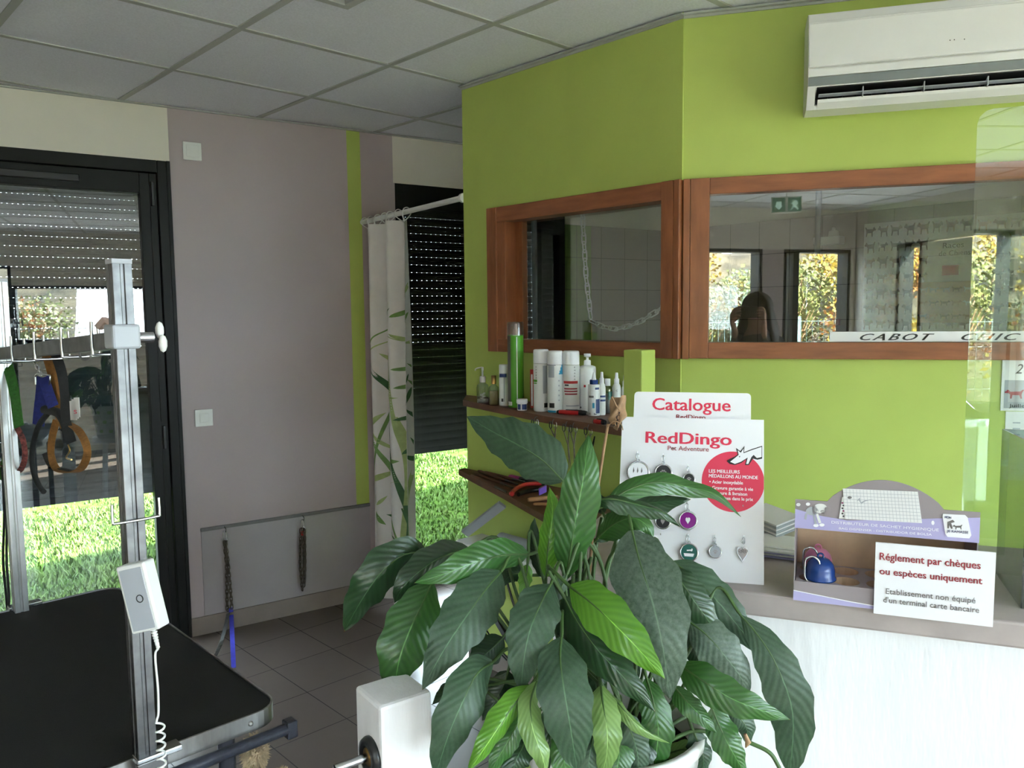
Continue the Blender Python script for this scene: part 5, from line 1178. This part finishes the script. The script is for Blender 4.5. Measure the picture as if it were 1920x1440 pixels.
for k in range(9): b.para(G(.985, 1.05+.018*k, .0021), GD*.02, GN*.0003, V((0,0,.004)), 'plasticg')
tag(b.build('price_list'), 'white printed sheet below the calendar at the right edge', 'notice')

# ================================================================== room behind the hatches
b = MB(); X_ = 2.72
b.chain([PX(1092, 392, X_), PX(1094, 440, X_), PX(1099, 520, X_), PX(1108, 600, X_)], .052, .0032, 'plastic', .42)
b.chain(spline([PX(1108, 602, X_), PX(1125, 610, X_), PX(1150, 616, X_), PX(1180, 611, X_), PX(1210, 597, X_), PX(1250, 570, X_), PX(1300, 530, X_)], 5), .052, .0032, 'plastic', .42)
b.chain([PX(1092, 392, X_), PX(1091, 372, X_), V((X_, PX(1091, 372, X_).y, 2.49))], .052, .0032, 'plastic', .42)
b.tube([PX(1108, 600, X_), PX(1110, 640, X_)], .0015, 'gold', 6)
tag(b.build('plastic_chain'), 'white plastic chain looped behind the small hatch window', 'chain')
b = MB(); a = PX(1535, 366, 4.45); b.tube([V((a.x, a.y, 2.48)), V((a.x, a.y, 1.76))], .016, 'plasticg', 12); tag(b.build('pipe'), 'grey vertical pipe on the tiled wall behind the long hatch', 'pipe')
b = MB(); b.para(V((4.46, 2.001, 1.911)), (.07, 0, 0), (0, .157, 0), (0, 0, .046), 'card'); tag(b.build('towel_box', bevel=.004), 'white box on the tiled wall beside the grey pipe', 'box')
b = MB(); b.lathe([(0,0),(.03,0),(.026,.03),(.012,.035),(.010,.05),(0,.052)], V((4.49, 2.05, 1.957)), 'plastic', 14); tag(b.build('soap_pump'), 'small white pump standing on the white wall box', 'pump')
b = MB(); b.para((4.50, 2.013, 1.452), (.025, 0, 0), (0, .16, 0), (0, 0, .037), 'redp'); tag(b.build('red_label'), 'red label above the dark box behind the long hatch', 'label')
b = MB(); b.para((4.40, 2.057, 1.30), (.12, 0, 0), (0, .135, 0), (0, 0, .126), 'black'); b.para((4.399, 2.075, 1.33), (.001, 0, 0), (0, .05, 0), (0, 0, .07), 'dkred'); tag(b.build('storage_box'), 'dark box with red face under the red label behind the long hatch', 'box')
# dog breed posters
def poster(y0, y1, z0, z1, base, rows, colm, label, title=None, gap=(0, 0), seed=1):
    rr = random.Random(seed); b = MB(); X = 4.526; ex = V((0, -1, 0))
    b.para((X, y1, z0), (.003, 0, 0), (0, y0-y1, 0), (0, 0, z1-z0), base)
    W_p, H_p = y0-y1, z1-z0; nr, nc = rows; o = V((X, y0, z0))
    for r in range(nr):
        for c in range(nc):
            x, y = W_p*(c+.5)/nc, H_p*(r+.5)/nr
            if title and title[0] < x < title[1] and title[2] < y < title[3]: continue
            s = W_p/nc*rr.uniform(.74, .92); f = rr.choice((-1, 1)); hs = H_p/nr/s*rr.uniform(.95, 1.4)
            b.flat([(x+px*s*f, y+py*s*hs) for px, py in DOG], o, ex, V((0,0,1)), rr.choice(colm), .0008)
    for k in (1, 2): b.para(o+V((-.0006, 0, H_p*k/3)), ex*W_p, V((-.0003,0,0)), V((0,0,.002)), 'plasticg')
    if title:
        fit(b, 'Races', o+ex*(title[0]+.03)+V((-.001,0,title[3]-.035)), ex, V((0,0,1)), .10, .028, 'ink'); fit(b, 'de Chiens', o+ex*(title[0]+.012)+V((-.001,0,title[3]-.075)), ex, V((0,0,1)), .15, .028, 'ink')
        b.para(o+ex*(title[0]+.03)+V((-.0008,0,title[2]+.015)), ex*.08, V((-.0003,0,0)), V((0,0,.05)), 'red')
    tag(b.build('poster'), label, 'poster')
poster(1.893, 1.34, 1.42, 2.015, 'card', (7, 8), ('ink', 'ink', 'greyink', 'shelfw'), 'large white dog breed chart with rows of dogs behind the long hatch', title=(.38, .56, .28, .47), seed=4)
poster(1.33, .90, 1.42, 2.005, 'card', (7, 6), ('ink', 'greyink', 'tan', 'shelfw'), 'second white dog breed chart further right behind the long hatch', seed=9)
b = MB(); X = 4.520; b.para((X, 1.324, 1.468), (.003, 0, 0), (0, .277, 0), (0, 0, .213), 'kraft')
rr = random.Random(5)
for r in range(3):
    for c in range(5): s = .05; f = rr.choice((-1, 1)); b.flat([(.03+.055*c+px*s*f, .035+.07*r+py*s) for px, py in DOG], V((X, 1.601, 1.468)), V((0,-1,0)), V((0,0,1)), rr.choice(('webbrown', 'card', 'navy', 'tan', 'shelfw')), .0008)
tag(b.build('poster'), 'smaller brownish dog poster overlapping the breed chart', 'poster')
# exit sign hanging in this room, mirrored in the hatch glass
ex_ = thing('exit_sign', 'green emergency exit sign hanging from the ceiling, mirrored in the long hatch', 'exit sign', (-1.1, -1.03, 2.32))
b = MB(); dv = V((-.45, .89, 0)).normalized(); nv = V((dv.y, -dv.x, 0)); o = V((-1.1, -1.03, 2.325)); b.para(o-dv*.12-nv*.02, dv*.24, nv*.04, V((0,0,.13)), 'plastic'); b.tube([o+V((0,0,.13)), V((-1.1, -1.03, 2.5))], .006, 'plastic', 8); b.build('housing', ex_, bevel=.003)
b = MB(); b.para(o-dv*.11+nv*.0205+V((0,0,.01)), dv*.10, nv*.001, V((0,0,.11)), 'exit'); b.para(o+dv*.01+nv*.0205+V((0,0,.01)), dv*.10, nv*.001, V((0,0,.11)), 'exit')
b.flat([(-.02,.09),(.02,.09),(.02,.06),(.035,.06),(0,.025),(-.035,.06),(-.02,.06)], o+dv*.06+nv*.0215, dv, V((0,0,1)), 'exitw', .0006); b.flat([(-.02,.09),(-.005,.10),(.01,.085),(.03,.07),(.01,.065),(.02,.04),(.035,.02),(.02,.02),(0,.045),(-.025,.02),(-.035,.03),(-.012,.055),(-.03,.07)], o-dv*.06+nv*.0215, dv, V((0,0,1)), 'exitw', .0006); b.build('sign_face', ex_)
# ================================================================== potted peace lily
PC = P(1140, 1345, 1.36); PR = .165
pl = thing('potted_peace_lily', 'large potted peace lily with drooping dark green leaves in front of the counter', 'potted plant', V((PC.x, PC.y, PC.z-.26)))
b = MB(); b.lathe([(0,-.26),(PR*.72,-.26),(PR*.76,-.255),(PR*.97,-.02),(PR,-.018),(PR,0),(PR*.93,0),(PR*.91,-.03),(PR*.70,-.24)], PC, 'pot', 40)
for i in range(11):
    for j in range(3):
        a = 2*PI*(i+.5*(j % 2))/11; z = -.05-.075*j; rr_ = PR*(.97-.21*(-z-.02)/.235)
        c = PC+V((math.cos(a)*rr_, math.sin(a)*rr_, z)); nrm = V((math.cos(a), math.sin(a), -.18)).normalized(); tx = V((-math.sin(a), math.cos(a), 0))
        b.add([c+nrm*.0012+tx*.016*math.cos(2*PI*k/14)+V((0,0,.020*math.sin(2*PI*k/14)))*(.85+.15*math.cos(2*PI*k/7)) for k in range(14)], [list(range(14))], 'potdot')
b.build('pot', pl)
b = MB(); b.lathe([(PR*.88,-.055),(PR*.5,-.045),(0,-.04)], PC, 'soil', 30); b.build('soil', pl)
st = thing('plant_stand', 'white wooden stool carrying the potted plant', 'stool', V((PC.x, PC.y, 0))); zs = PC.z-.26
b = MB(); b.lathe([(0, zs-.03), (.16, zs-.03), (.165, zs-.026), (.165, zs), (0, zs)], V((PC.x, PC.y, 0)), 'postw', 30); b.build('seat', st)
for k in range(4): a = PI/4+k*PI/2; b = MB(); b.tube([V((PC.x+math.cos(a)*.10, PC.y+math.sin(a)*.10, zs-.02)), V((PC.x+math.cos(a)*.14, PC.y+math.sin(a)*.14, 0))], .016, 'postw', 10); b.build('leg', st)
rl = random.Random(11)
def z7(x, y, d): return P(600+x/2.0426, 740+y/2.0426, d)          # read off an enlarged crop of the plant
def leaf(pts, w, kind, tilt=0.0, fold=.25, wave=.05, shape=(.62, .95), crown=None, droop=True, tip=True, stemr=.0030):
    """blade along a midrib through crop points (x, y, distance), w = greatest visible width in crop pixels"""
    q = [z7(*p) for p in pts]; n = 20; path = spline(q, 24); L = [0]
    for a, c in zip(path, path[1:]): L.append(L[-1]+(c-a).length)
    rib, T = [], []
    for i in range(n+1):
        d = L[-1]*i/n; k = min(max(j for j in range(len(L)) if L[j] <= d+1e-9), len(path)-2)
        f = (d-L[k])/max(1e-9, L[k+1]-L[k]); rib.append(path[k].lerp(path[k+1], f)); T.append((path[k+1]-path[k]).normalized())
    dm = sum(p[2] for p in pts)/len(pts); hw = w/2.0426*dm/F_PX/2/max(.35, math.cos(tilt)); a_, c_ = shape; c_ += .16
    pk = a_/(a_+c_); nf = (pk**a_)*((1-pk)**c_); cols = 10; vs, uvs = [], []; ph = rl.uniform(0, 6); kf = rl.uniform(2.2, 3.6); ph2 = rl.uniform(0, 6)
    for i in range(n+1):
        t = i/n; h = hw*((max(t, .004)**a_)*((1-t)**c_))/nf if t < 1 else 0
        if tip and t > .9: h = max(h, hw*.03*(1-t)/.1)
        vdir = (CAM-rib[i]).normalized(); s = T[i].cross(vdir).normalized(); nn_ = s.cross(T[i]).normalized()
        sd = s*math.cos(tilt)+nn_*math.sin(tilt); nv_ = sd.cross(T[i]).normalized()
        for j in range(cols+1):
            u = -1+2*j/cols; au = abs(u)
            off = -fold*h*au**1.3*(1 if fold > 0 else 1) + wave*hw*2*au**2*math.sin(2*PI*kf*t+ph+(1.3 if u > 0 else 0)) + .012*hw*math.sin(38*(t-.25*au)+ph)*au
            edge = 1+.07*math.sin(2*PI*kf*1.7*t+ph2+(2 if u > 0 else 0))*au
            vs.append(rib[i]+sd*h*u*edge*(1-.12*abs(fold)*au)+nv_*off); uvs.append((u*.5+.5, t))
    b = MB(); fs = [(i*(cols+1)+j, i*(cols+1)+j+1, (i+1)*(cols+1)+j+1, (i+1)*(cols+1)+j) for i in range(n) for j in range(cols)]
    b.add(vs, fs, kind, True, uvs)
    # raised midrib underneath and the stalk down to the crown of the plant
    b.tube([rib[i]-(CAM-rib[i]).normalized()*.0012 for i in range(0, n-3)], [max(.0006, .0022*(1-i/n)) for i in range(0, n-3)], 'stem', 6)
    a = math.atan2(q[0].y-PC.y, q[0].x-PC.x); base = crown or PC+V((math.cos(a)*PR*.35*rl.uniform(.3, 1), math.sin(a)*PR*.35*rl.uniform(.3, 1), -.045))
    if crown is not False:
        T0 = -T[0]; m1 = q[0]+T0*.06; m2 = base.lerp(q[0], .55)+V((0, 0, .05 if droop else .0)); 
        b.tube(spline([q[0], m1, m2, base], 7), [stemr*.8]+[stemr]*20+[stemr*1.5], 'stem', 7)
    return b.build('leaf', pl, recalc=False)
D, Md, Lt, Pa, Du, Gr = 'L_dark', 'L_mid', 'L_lit', 'L_pale', 'L_dust', 'L_grey'
# upper leaves
leaf([(930,330,1.42),(852,251,1.43),(754,190,1.45),(660,141,1.48),(562,82,1.52)], 198, Gr, .15, .18, .03, (.55,.85))
leaf([(942,712,1.34),(965,560,1.32),(990,420,1.31),(1012,300,1.31),(1030,150,1.33)], 168, Md, .0, .22, .03, (.8,.8))
leaf([(866,700,1.36),(872,600,1.35),(886,500,1.35),(890,430,1.36),(878,352,1.38)], 92, Lt, .2, .4, .04, (.7,.8))
leaf([(855,700,1.42),(835,610,1.43),(815,540,1.44),(822,470,1.46)], 84, D, .3, .5, .04)
# right, in front of the board
leaf([(1098,420,1.34),(1180,365,1.35),(1290,335,1.36),(1430,358,1.38),(1520,385,1.38),(1612,468,1.38)], 92, Md, .35, .35, .03, (.55,1.0))
leaf([(1100,425,1.37),(1200,420,1.38),(1320,410,1.39),(1420,400,1.40)], 110, D, .5, .3, .05)
leaf([(1052,405,1.33),(1120,400,1.32),(1230,425,1.32),(1310,450,1.32),(1380,505,1.33)], 74, D, .6, .7, .05)
leaf([(1066,548,1.36),(1120,500,1.34),(1195,472,1.32),(1250,500,1.31),(1284,560,1.31)], 118, Md, .4, .35, .05)
leaf([(1055,560,1.40),(1110,520,1.40),(1170,515,1.40),(1245,520,1.41)], 60, D, .5, .4, .05)
leaf([(1085,455,1.40),(1060,400,1.42),(1055,380,1.42),(1075,350,1.44)], 50, D, .3, .4, .05)
# big dusty leaf before the board
leaf([(1195,520,1.30),(1225,640,1.25),(1275,800,1.21),(1315,980,1.19),(1340,1170,1.20)], 268, Du, .0, .10, .02, (.6,.78))
# fresh green leaf in the middle
leaf([(958,735,1.24),(1030,790,1.20),(1115,868,1.17),(1215,970,1.15),(1322,1090,1.15)], 176, Lt, -.15, .16, .03, (.55,.8))
# left fan
leaf([(795,612,1.38),(700,615,1.34),(600,640,1.30),(480,685,1.27),(360,722,1.26)], 140, Md, .15, .25, .04, (.55,.75))
leaf([(570,590,1.40),(470,620,1.38),(390,670,1.36),(320,735,1.35),(284,800,1.36)], 128, D, .2, .3, .05, (.6,.7))
leaf([(412,606,1.42),(330,610,1.40),(245,670,1.38),(170,770,1.38),(92,905,1.40)], 158, D, .25, .3, .06, (.55,.65))
leaf([(432,715,1.36),(392,800,1.33),(345,900,1.31),(305,1010,1.30),(280,1150,1.31)], 205, Md, .1, .2, .03, (.65,.6))
leaf([(692,680,1.32),(640,740,1.28),(560,850,1.24),(470,985,1.22),(392,1130,1.22)], 205, Gr, .0, .14, .03, (.6,.8))
leaf([(884,725,1.28),(850,790,1.24),(805,900,1.21),(780,1020,1.20),(768,1150,1.21)], 186, Gr, .0, .16, .05, (.6,.85))
leaf([(700,930,1.36),(660,970,1.35),(610,1020,1.34),(570,1085,1.34)], 118, D, .2, .3, .05)
leaf([(660,1025,1.24),(600,1070,1.20),(545,1180,1.17),(490,1310,1.16),(440,1470,1.17)], 172, Gr, .15, .22, .04, (.6,.7))
leaf([(600,1120,1.32),(540,1130,1.32),(480,1150,1.33),(430,1185,1.34)], 96, D, .3, .3, .06)
# front drooping leaves
leaf([(925,930,1.22),(920,1010,1.18),(935,1130,1.15),(960,1280,1.14),(985,1440,1.15)], 206, Gr, .0, .12, .03, (.6,.6))
leaf([(935,775,1.28),(985,870,1.25),(1070,985,1.22),(1170,1090,1.20),(1284,1215,1.20)], 150, D, -.1, .25, .03, (.55,.8))
leaf([(905,850,1.34),(945,890,1.33),(985,950,1.33),(1015,1020,1.34)], 92, D, .2, .3, .05)
leaf([(1000,980,1.31),(1035,1040,1.30),(1055,1110,1.29),(1060,1180,1.30)], 118, D, .1, .3, .05)
leaf([(945,690,1.30),(925,735,1.29),(895,790,1.28),(872,880,1.29)], 56, Gr, .3, .5, .05)
leaf([(795,650,1.38),(790,690,1.37),(782,730,1.36),(764,775,1.36)], 58, Lt, .2, .4, .05)
leaf([(790,690,1.46),(750,685,1.46),(720,700,1.46),(690,740,1.46)], 70, D, .3, .3, .05)
leaf([(806,1115,1.20),(740,1190,1.17),(680,1280,1.15),(620,1370,1.14),(566,1450,1.14)], 102, Lt, .4, .6, .04, (.6,.7))
leaf([(830,1100,1.20),(805,1180,1.17),(815,1280,1.15),(850,1380,1.14),(868,1460,1.15)], 98, Pa, .25, .4, .05, (.6,.6))
leaf([(780,1220,1.22),(735,1300,1.20),(690,1380,1.19),(640,1470,1.19)], 104, Md, .3, .35, .05)
leaf([(860,1210,1.24),(880,1300,1.23),(890,1380,1.23),(880,1470,1.24)], 90, D, .2, .3, .05)
leaf([(1075,1115,1.22),(1085,1190,1.19),(1100,1290,1.17),(1098,1380,1.17),(1075,1470,1.18)], 120, Pa, .1, .2, .04, (.45,.6))
leaf([(1085,1125,1.24),(1140,1180,1.21),(1200,1250,1.19),(1260,1295,1.19),(1340,1335,1.20)], 52, Pa, .5, .8, .04, (.5,.9))
leaf([(1160,1215,1.22),(1190,1290,1.21),(1215,1370,1.21),(1225,1470,1.21)], 118, Gr, .1, .25, .05, (.6,.55))
leaf([(1250,1085,1.26),(1275,1170,1.24),(1295,1270,1.23),(1290,1360,1.23),(1275,1470,1.24)], 126, Md, .1, .22, .05, (.6,.55))
leaf([(1010,1380,1.24),(960,1400,1.22),(920,1430,1.21),(880,1480,1.21)], 80, Pa, .3, .3, .05)
# low leaves hanging over the pot
leaf([(960,1290,1.22),(940,1340,1.19),(935,1400,1.18),(950,1490,1.18)], 110, Md, .1, .2, .05, (.5,.5))
leaf([(1050,1280,1.22),(1040,1340,1.19),(1030,1410,1.18),(1040,1500,1.18)], 120, Gr, .1, .2, .05, (.5,.5))
leaf([(1150,1290,1.23),(1150,1350,1.21),(1140,1420,1.20),(1120,1500,1.20)], 118, Md, .1, .2, .05, (.5,.5))
leaf([(1240,1290,1.25),(1235,1350,1.23),(1215,1420,1.22),(1190,1500,1.22)], 120, D, .1, .2, .05, (.5,.5))
leaf([(800,1300,1.24),(770,1360,1.21),(745,1420,1.20),(735,1500,1.20)], 110, D, .1, .2, .05, (.5,.5))
leaf([(1320,1380,1.30),(1400,1360,1.29),(1450,1400,1.29),(1450,1470,1.30)], 80, 'L_pale', .2, .3, .05, (.5,.5))
# right side
leaf([(1376,1035,1.26),(1450,1085,1.23),(1550,1150,1.21),(1650,1195,1.20),(1800,1244,1.21)], 140, Md, -.1, .2, .03, (.5,.85))
leaf([(1345,660,1.38),(1385,720,1.36),(1440,800,1.35),(1490,870,1.35),(1534,955,1.36)], 132, D, .1, .25, .03)
leaf([(1352,640,1.42),(1430,700,1.40),(1530,800,1.38),(1620,910,1.37),(1702,1008,1.38)], 150, Gr, .1, .2, .03)
leaf([(1415,870,1.36),(1480,920,1.34),(1550,1000,1.33),(1610,1080,1.33),(1645,1160,1.34)], 168, Du, .1, .2, .03)
leaf([(1612,846,1.36),(1672,915,1.34),(1745,1030,1.32),(1810,1220,1.31),(1800,1460,1.32)], 172, Gr, .1, .10, .03, (.75,.55))
leaf([(1352,1115,1.28),(1400,1170,1.26),(1460,1230,1.25),(1525,1300,1.25)], 88, Md, .3, .35, .05)
leaf([(1500,1200,1.26),(1535,1280,1.25),(1575,1360,1.24),(1640,1470,1.25)], 122, Md, .1, .25, .05)
leaf([(1560,1190,1.32),(1600,1230,1.31),(1635,1280,1.31),(1640,1345,1.32)], 98, Gr, .2, .3, .05)
leaf([(1420,880,1.42),(1430,950,1.42),(1450,1020,1.42),(1470,1090,1.43)], 90, D, .2, .3, .05)
leaf([(1430,1290,1.28),(1450,1340,1.28),(1470,1400,1.28),(1460,1470,1.29)], 92, Gr, .3, .4, .08)
leaf([(1000,700,1.40),(960,770,1.38),(930,850,1.37),(915,930,1.37)], 80, D, .2, .3, .05)
leaf([(1120,900,1.36),(1160,980,1.35),(1180,1060,1.35),(1170,1150,1.36)], 130, D, .1, .2, .05)
leaf([(720,1060,1.40),(700,1120,1.40),(660,1190,1.40),(620,1250,1.41)], 120, D, .2, .2, .05)
leaf([(690,1180,1.36),(740,1230,1.35),(760,1300,1.35),(740,1390,1.36)], 110, D, .2, .2, .05)
# spare stalks and the dried flower on its long stem
b = MB()
for (x0, y0, d0), (x1, y1, d1), (x2, y2, d2) in (((1020,470,1.38),(1015,640,1.38),(1000,900,1.38)),((1080,470,1.42),(1055,600,1.41),(1040,800,1.40)),((1140,540,1.44),(1110,640,1.42),(1080,780,1.40)),((1040,620,1.36),(1000,760,1.36),(990,950,1.37)),((970,690,1.33),(960,900,1.34),(985,1100,1.36)),((1640,1330,1.30),(1720,1370,1.29),(1760,1430,1.29)),((1320,1335,1.27),(1420,1290,1.28),(1500,1290,1.29)),((1310,1290,1.30),(1370,1250,1.31),(1430,1220,1.33)),((900,1000,1.34),(930,1150,1.35),(1000,1250,1.36))):
    b.tube(spline([z7(x0, y0, d0), z7(x1, y1, d1), z7(x2, y2, d2)], 8), .0034, 'stem', 7)
b.build('stalk', pl)
b = MB(); b.tube(spline([P(1140, 795, 1.36), P(1128, 870, 1.36), P(1118, 940, 1.36), P(1108, 1040, 1.36), P(1100, 1180, 1.36)], 8), .0026, 'stemdry', 7); fs_ = b.build('flower_stem', pl)
b = MB(); n, m_ = 14, 10; vs = []
for i in range(n+1):
    t = i/n; y = 745+t*62; cx_ = 1160-4*t; h = 17*(math.sin(PI*min(1, .12+t*.92))**.4 if t < .98 else .5)
    for j in range(m_+1):
        u = -1+2*j/m_; vs.append(P(cx_+h*u+2.5*math.sin(9*t+u*2), y+5*u*u*math.sin(5*t)-4*(u > .3), 1.355+.018*(u*u)-.006*math.sin(8*t+3*u)))
b.add(vs, [(i*(m_+1)+j, i*(m_+1)+j+1, (i+1)*(m_+1)+j+1, (i+1)*(m_+1)+j) for i in range(n) for j in range(m_)], 'dry', True)
b.tube([P(1147, 744, 1.348), P(1155, 760, 1.345), P(1163, 772, 1.348)], [.0016, .0014, .001], 'stemdry', 6)
for k in range(26): b.ball(P(1160-.25*k+rl.uniform(-2, 2), 772+k*1.0, 1.346), .0017, 'soil' if k % 3 else 'dry', 6)
b.tube(spline([P(1140, 800, 1.352), P(1150, 790, 1.34), P(1164, 795, 1.345), P(1168, 806, 1.352)], 5), .0008, 'stemdry', 6)
b.build('dried_flower', pl)
b = MB(); b.tube([z7(1628,1300,1.29), z7(1640,1330,1.29), z7(1630,1352,1.29)], [.003, .005, .001], 'dry', 6); b.build('withered_tip', pl)

# ================================================================== the photographer, mirrored in the long hatch
FH = V((math.sin(.82), math.cos(.82), 0)); SH_ = V((FH.y, -FH.x, 0)); BASE = V((CAM.x, CAM.y, 0))-FH*.36+SH_*.03
def bp3(f, s, z): return BASE+FH*f+SH_*s+V((0, 0, z))
pe = thing('person', 'long haired person in dark jacket holding up a phone, mirrored in the long hatch', 'person', BASE)
sk = [  # skeleton: name, parent, position (forward, sideways, height), radius across / deep
 ('pelvis', None, (0,0,.92), (.145,.105)), ('waist', 'pelvis', (.0,0,1.06), (.125,.095)), ('chest', 'waist', (.01,0,1.22), (.150,.105)), ('shoulders', 'chest', (0,0,1.33), (.105,.075)),
 ('neck', 'shoulders', (.02,0,1.41), (.050,.052)), ('jaw', 'neck', (.055,0,1.475), (.058,.066)), ('skull', 'jaw', (.035,0,1.565), (.074,.086))]
for s, nm in ((-1, 'l'), (1, 'r')):
    sk += [(nm+'hip', 'pelvis', (0,.085*s,.86), (.088,.085)), (nm+'knee', nm+'hip', (.015,.10*s,.48), (.056,.058)), (nm+'ankle', nm+'knee', (-.02,.11*s,.09), (.040,.042)), (nm+'heel', nm+'ankle', (-.01,.11*s,.045), (.038,.040)), (nm+'toe', nm+'heel', (.15,.125*s,.030), (.036,.026)),
      (nm+'sho', 'shoulders', (0,.155*s,1.325), (.060,.058)), (nm+'elb', nm+'sho', (.05,.17*s,1.05), (.044,.044)), (nm+'wri', nm+'elb', (.26,.092*s,1.40), (.026,.022)), (nm+'palm', nm+'wri', (.315,.105*s,1.475), (.024,.016))]
idx = {n: i for i, (n, *_) in enumerate(sk)}
me = bpy.data.meshes.new('body'); me.from_pydata([tuple(bp3(*p)-BASE) for _, _, p, _ in sk], [(idx[a], i) for i, (_, a, _, _) in enumerate(sk) if a], [])
tmp = bpy.data.objects.new('tmp', me); COL.objects.link(tmp); md = tmp.modifiers.new('s', 'SKIN'); tmp.modifiers.new('u', 'SUBSURF').levels = 2
for v, (_, a, _, r) in zip(me.skin_vertices[0].data, sk): v.radius = r; v.use_root = a is None
ev = bpy.data.meshes.new_from_object(tmp.evaluated_get(bpy.context.evaluated_depsgraph_get()))
b = MB(); b.v = [v.co+BASE for v in ev.vertices]
for m in ('skin', 'coat', 'jeans', 'black'): b.mi(m)
for p in ev.polygons:
    c = V((0,0,0))
    for vi in p.vertices: c += ev.vertices[vi].co
    c /= len(p.vertices); f = c.dot(FH); z = c.z
    k = 3 if z < .10 else 2 if z < .93 else 0 if (z > 1.385 and f < .2) or (f > .262 and z > 1.36) else 1
    b.f.append(list(p.vertices)); b.m.append(k); b.s.append(True); b.uv.append(None)
bpy.data.objects.remove(tmp); bpy.data.meshes.remove(me); bpy.data.meshes.remove(ev)
# face
for s in (-1, 1):
    b.ball(bp3(.112, .030*s, 1.555), .012, 'card', 12); b.ball(bp3(.1205, .030*s, 1.555), .0058, 'hair', 10)
    b.tube(spline([bp3(.119, .016*s, 1.574), bp3(.121, .031*s, 1.579), bp3(.112, .046*s, 1.573)], 4), .003, 'hair', 6); b.ball(bp3(.03, .080*s, 1.545), .020, 'skin', 10, (.7, .5, 1.3))
b.tube([bp3(.116, 0, 1.565), bp3(.132, 0, 1.535), bp3(.138, 0, 1.522), bp3(.122, 0, 1.512)], [.006, .009, .012, .006], 'skin', 8)
b.tube(spline([bp3(.112, -.022, 1.487), bp3(.121, 0, 1.489), bp3(.112, .022, 1.487)], 4), .0055, 'pink', 8)
# phone plane: the lens is the viewpoint, the phone lies just behind it
PHC = CAM-FW*.010+RT*.045-UP*.010
# hands: five fingers each, closed round the ends of the phone
for s in (-1, 1):
    palm = bp3(.315, .105*s, 1.475); end = PHC+RT*.078*s
    for k, (h, ln) in enumerate(((.024, .9), (.008, 1.0), (-.010, .95), (-.026, .75))):
        kn = palm.lerp(end, .35)+V((0,0,h*.9))+FH*.008+RT*.012*s; tipp = end-RT*s*(.010+.016*ln)+UP*h-FW*-.0045
        mid = end+RT*s*.010+UP*h-FW*.004
        b.tube(spline([palm+V((0,0,h*.5)), kn, mid, tipp], 5), [.0095]*6+[.0088]*6+[.0074]*3+[.0055], 'skin', 8)
    b.tube(spline([palm-V((0,0,.006)), palm.lerp(end, .4)-UP*.022-FW*.012, end-RT*s*.020-UP*.020-FW*.020], 5), [.011]*5+[.0098]*4+[.007]*2, 'skin', 8)
b.build('body', pe, recalc=False)
# hair
b = MB(); n, m_ = 26, 22; vs = []
for i in range(n+1):
    t = i/n
    for j in range(m_+1):
        a = math.radians(52+256*j/m_)                              # open at the face
        if t < .35: ph = PI/2*(1-t/.35); rr_, z = math.cos(ph), 1.57+.085*math.sin(ph)
        else: f = (t-.35)/.65; rr_, z = 1+.50*f+.05*math.sin(9*f+j), 1.57-.30*f
        vs.append(bp3(.022+math.cos(a)*.105*rr_, math.sin(a)*(.092+.02*max(0, t-.35))*rr_, z+.006*math.sin(j*2.3)))
b.add(vs, [(i*(m_+1)+j, i*(m_+1)+j+1, (i+1)*(m_+1)+j+1, (i+1)*(m_+1)+j) for i in range(n) for j in range(m_)], 'hair', True)
h = b.build('hair', pe, recalc=False); sd = h.modifiers.new('t', 'SOLIDIFY'); sd.thickness = .012; sd.offset = 1
b = MB(); b.cbox(PHC-RT*.079-UP*.038-FW*.0085, RT*.158, UP*.076, FW*.0085, 'black', .004); b.para(PHC-RT*.060+UP*.004, RT*.026, UP*.022, FW*.0012, 'lens')
tag(b.build('phone'), 'black phone held up in both hands by the photographer, mirrored in the long hatch', 'phone')
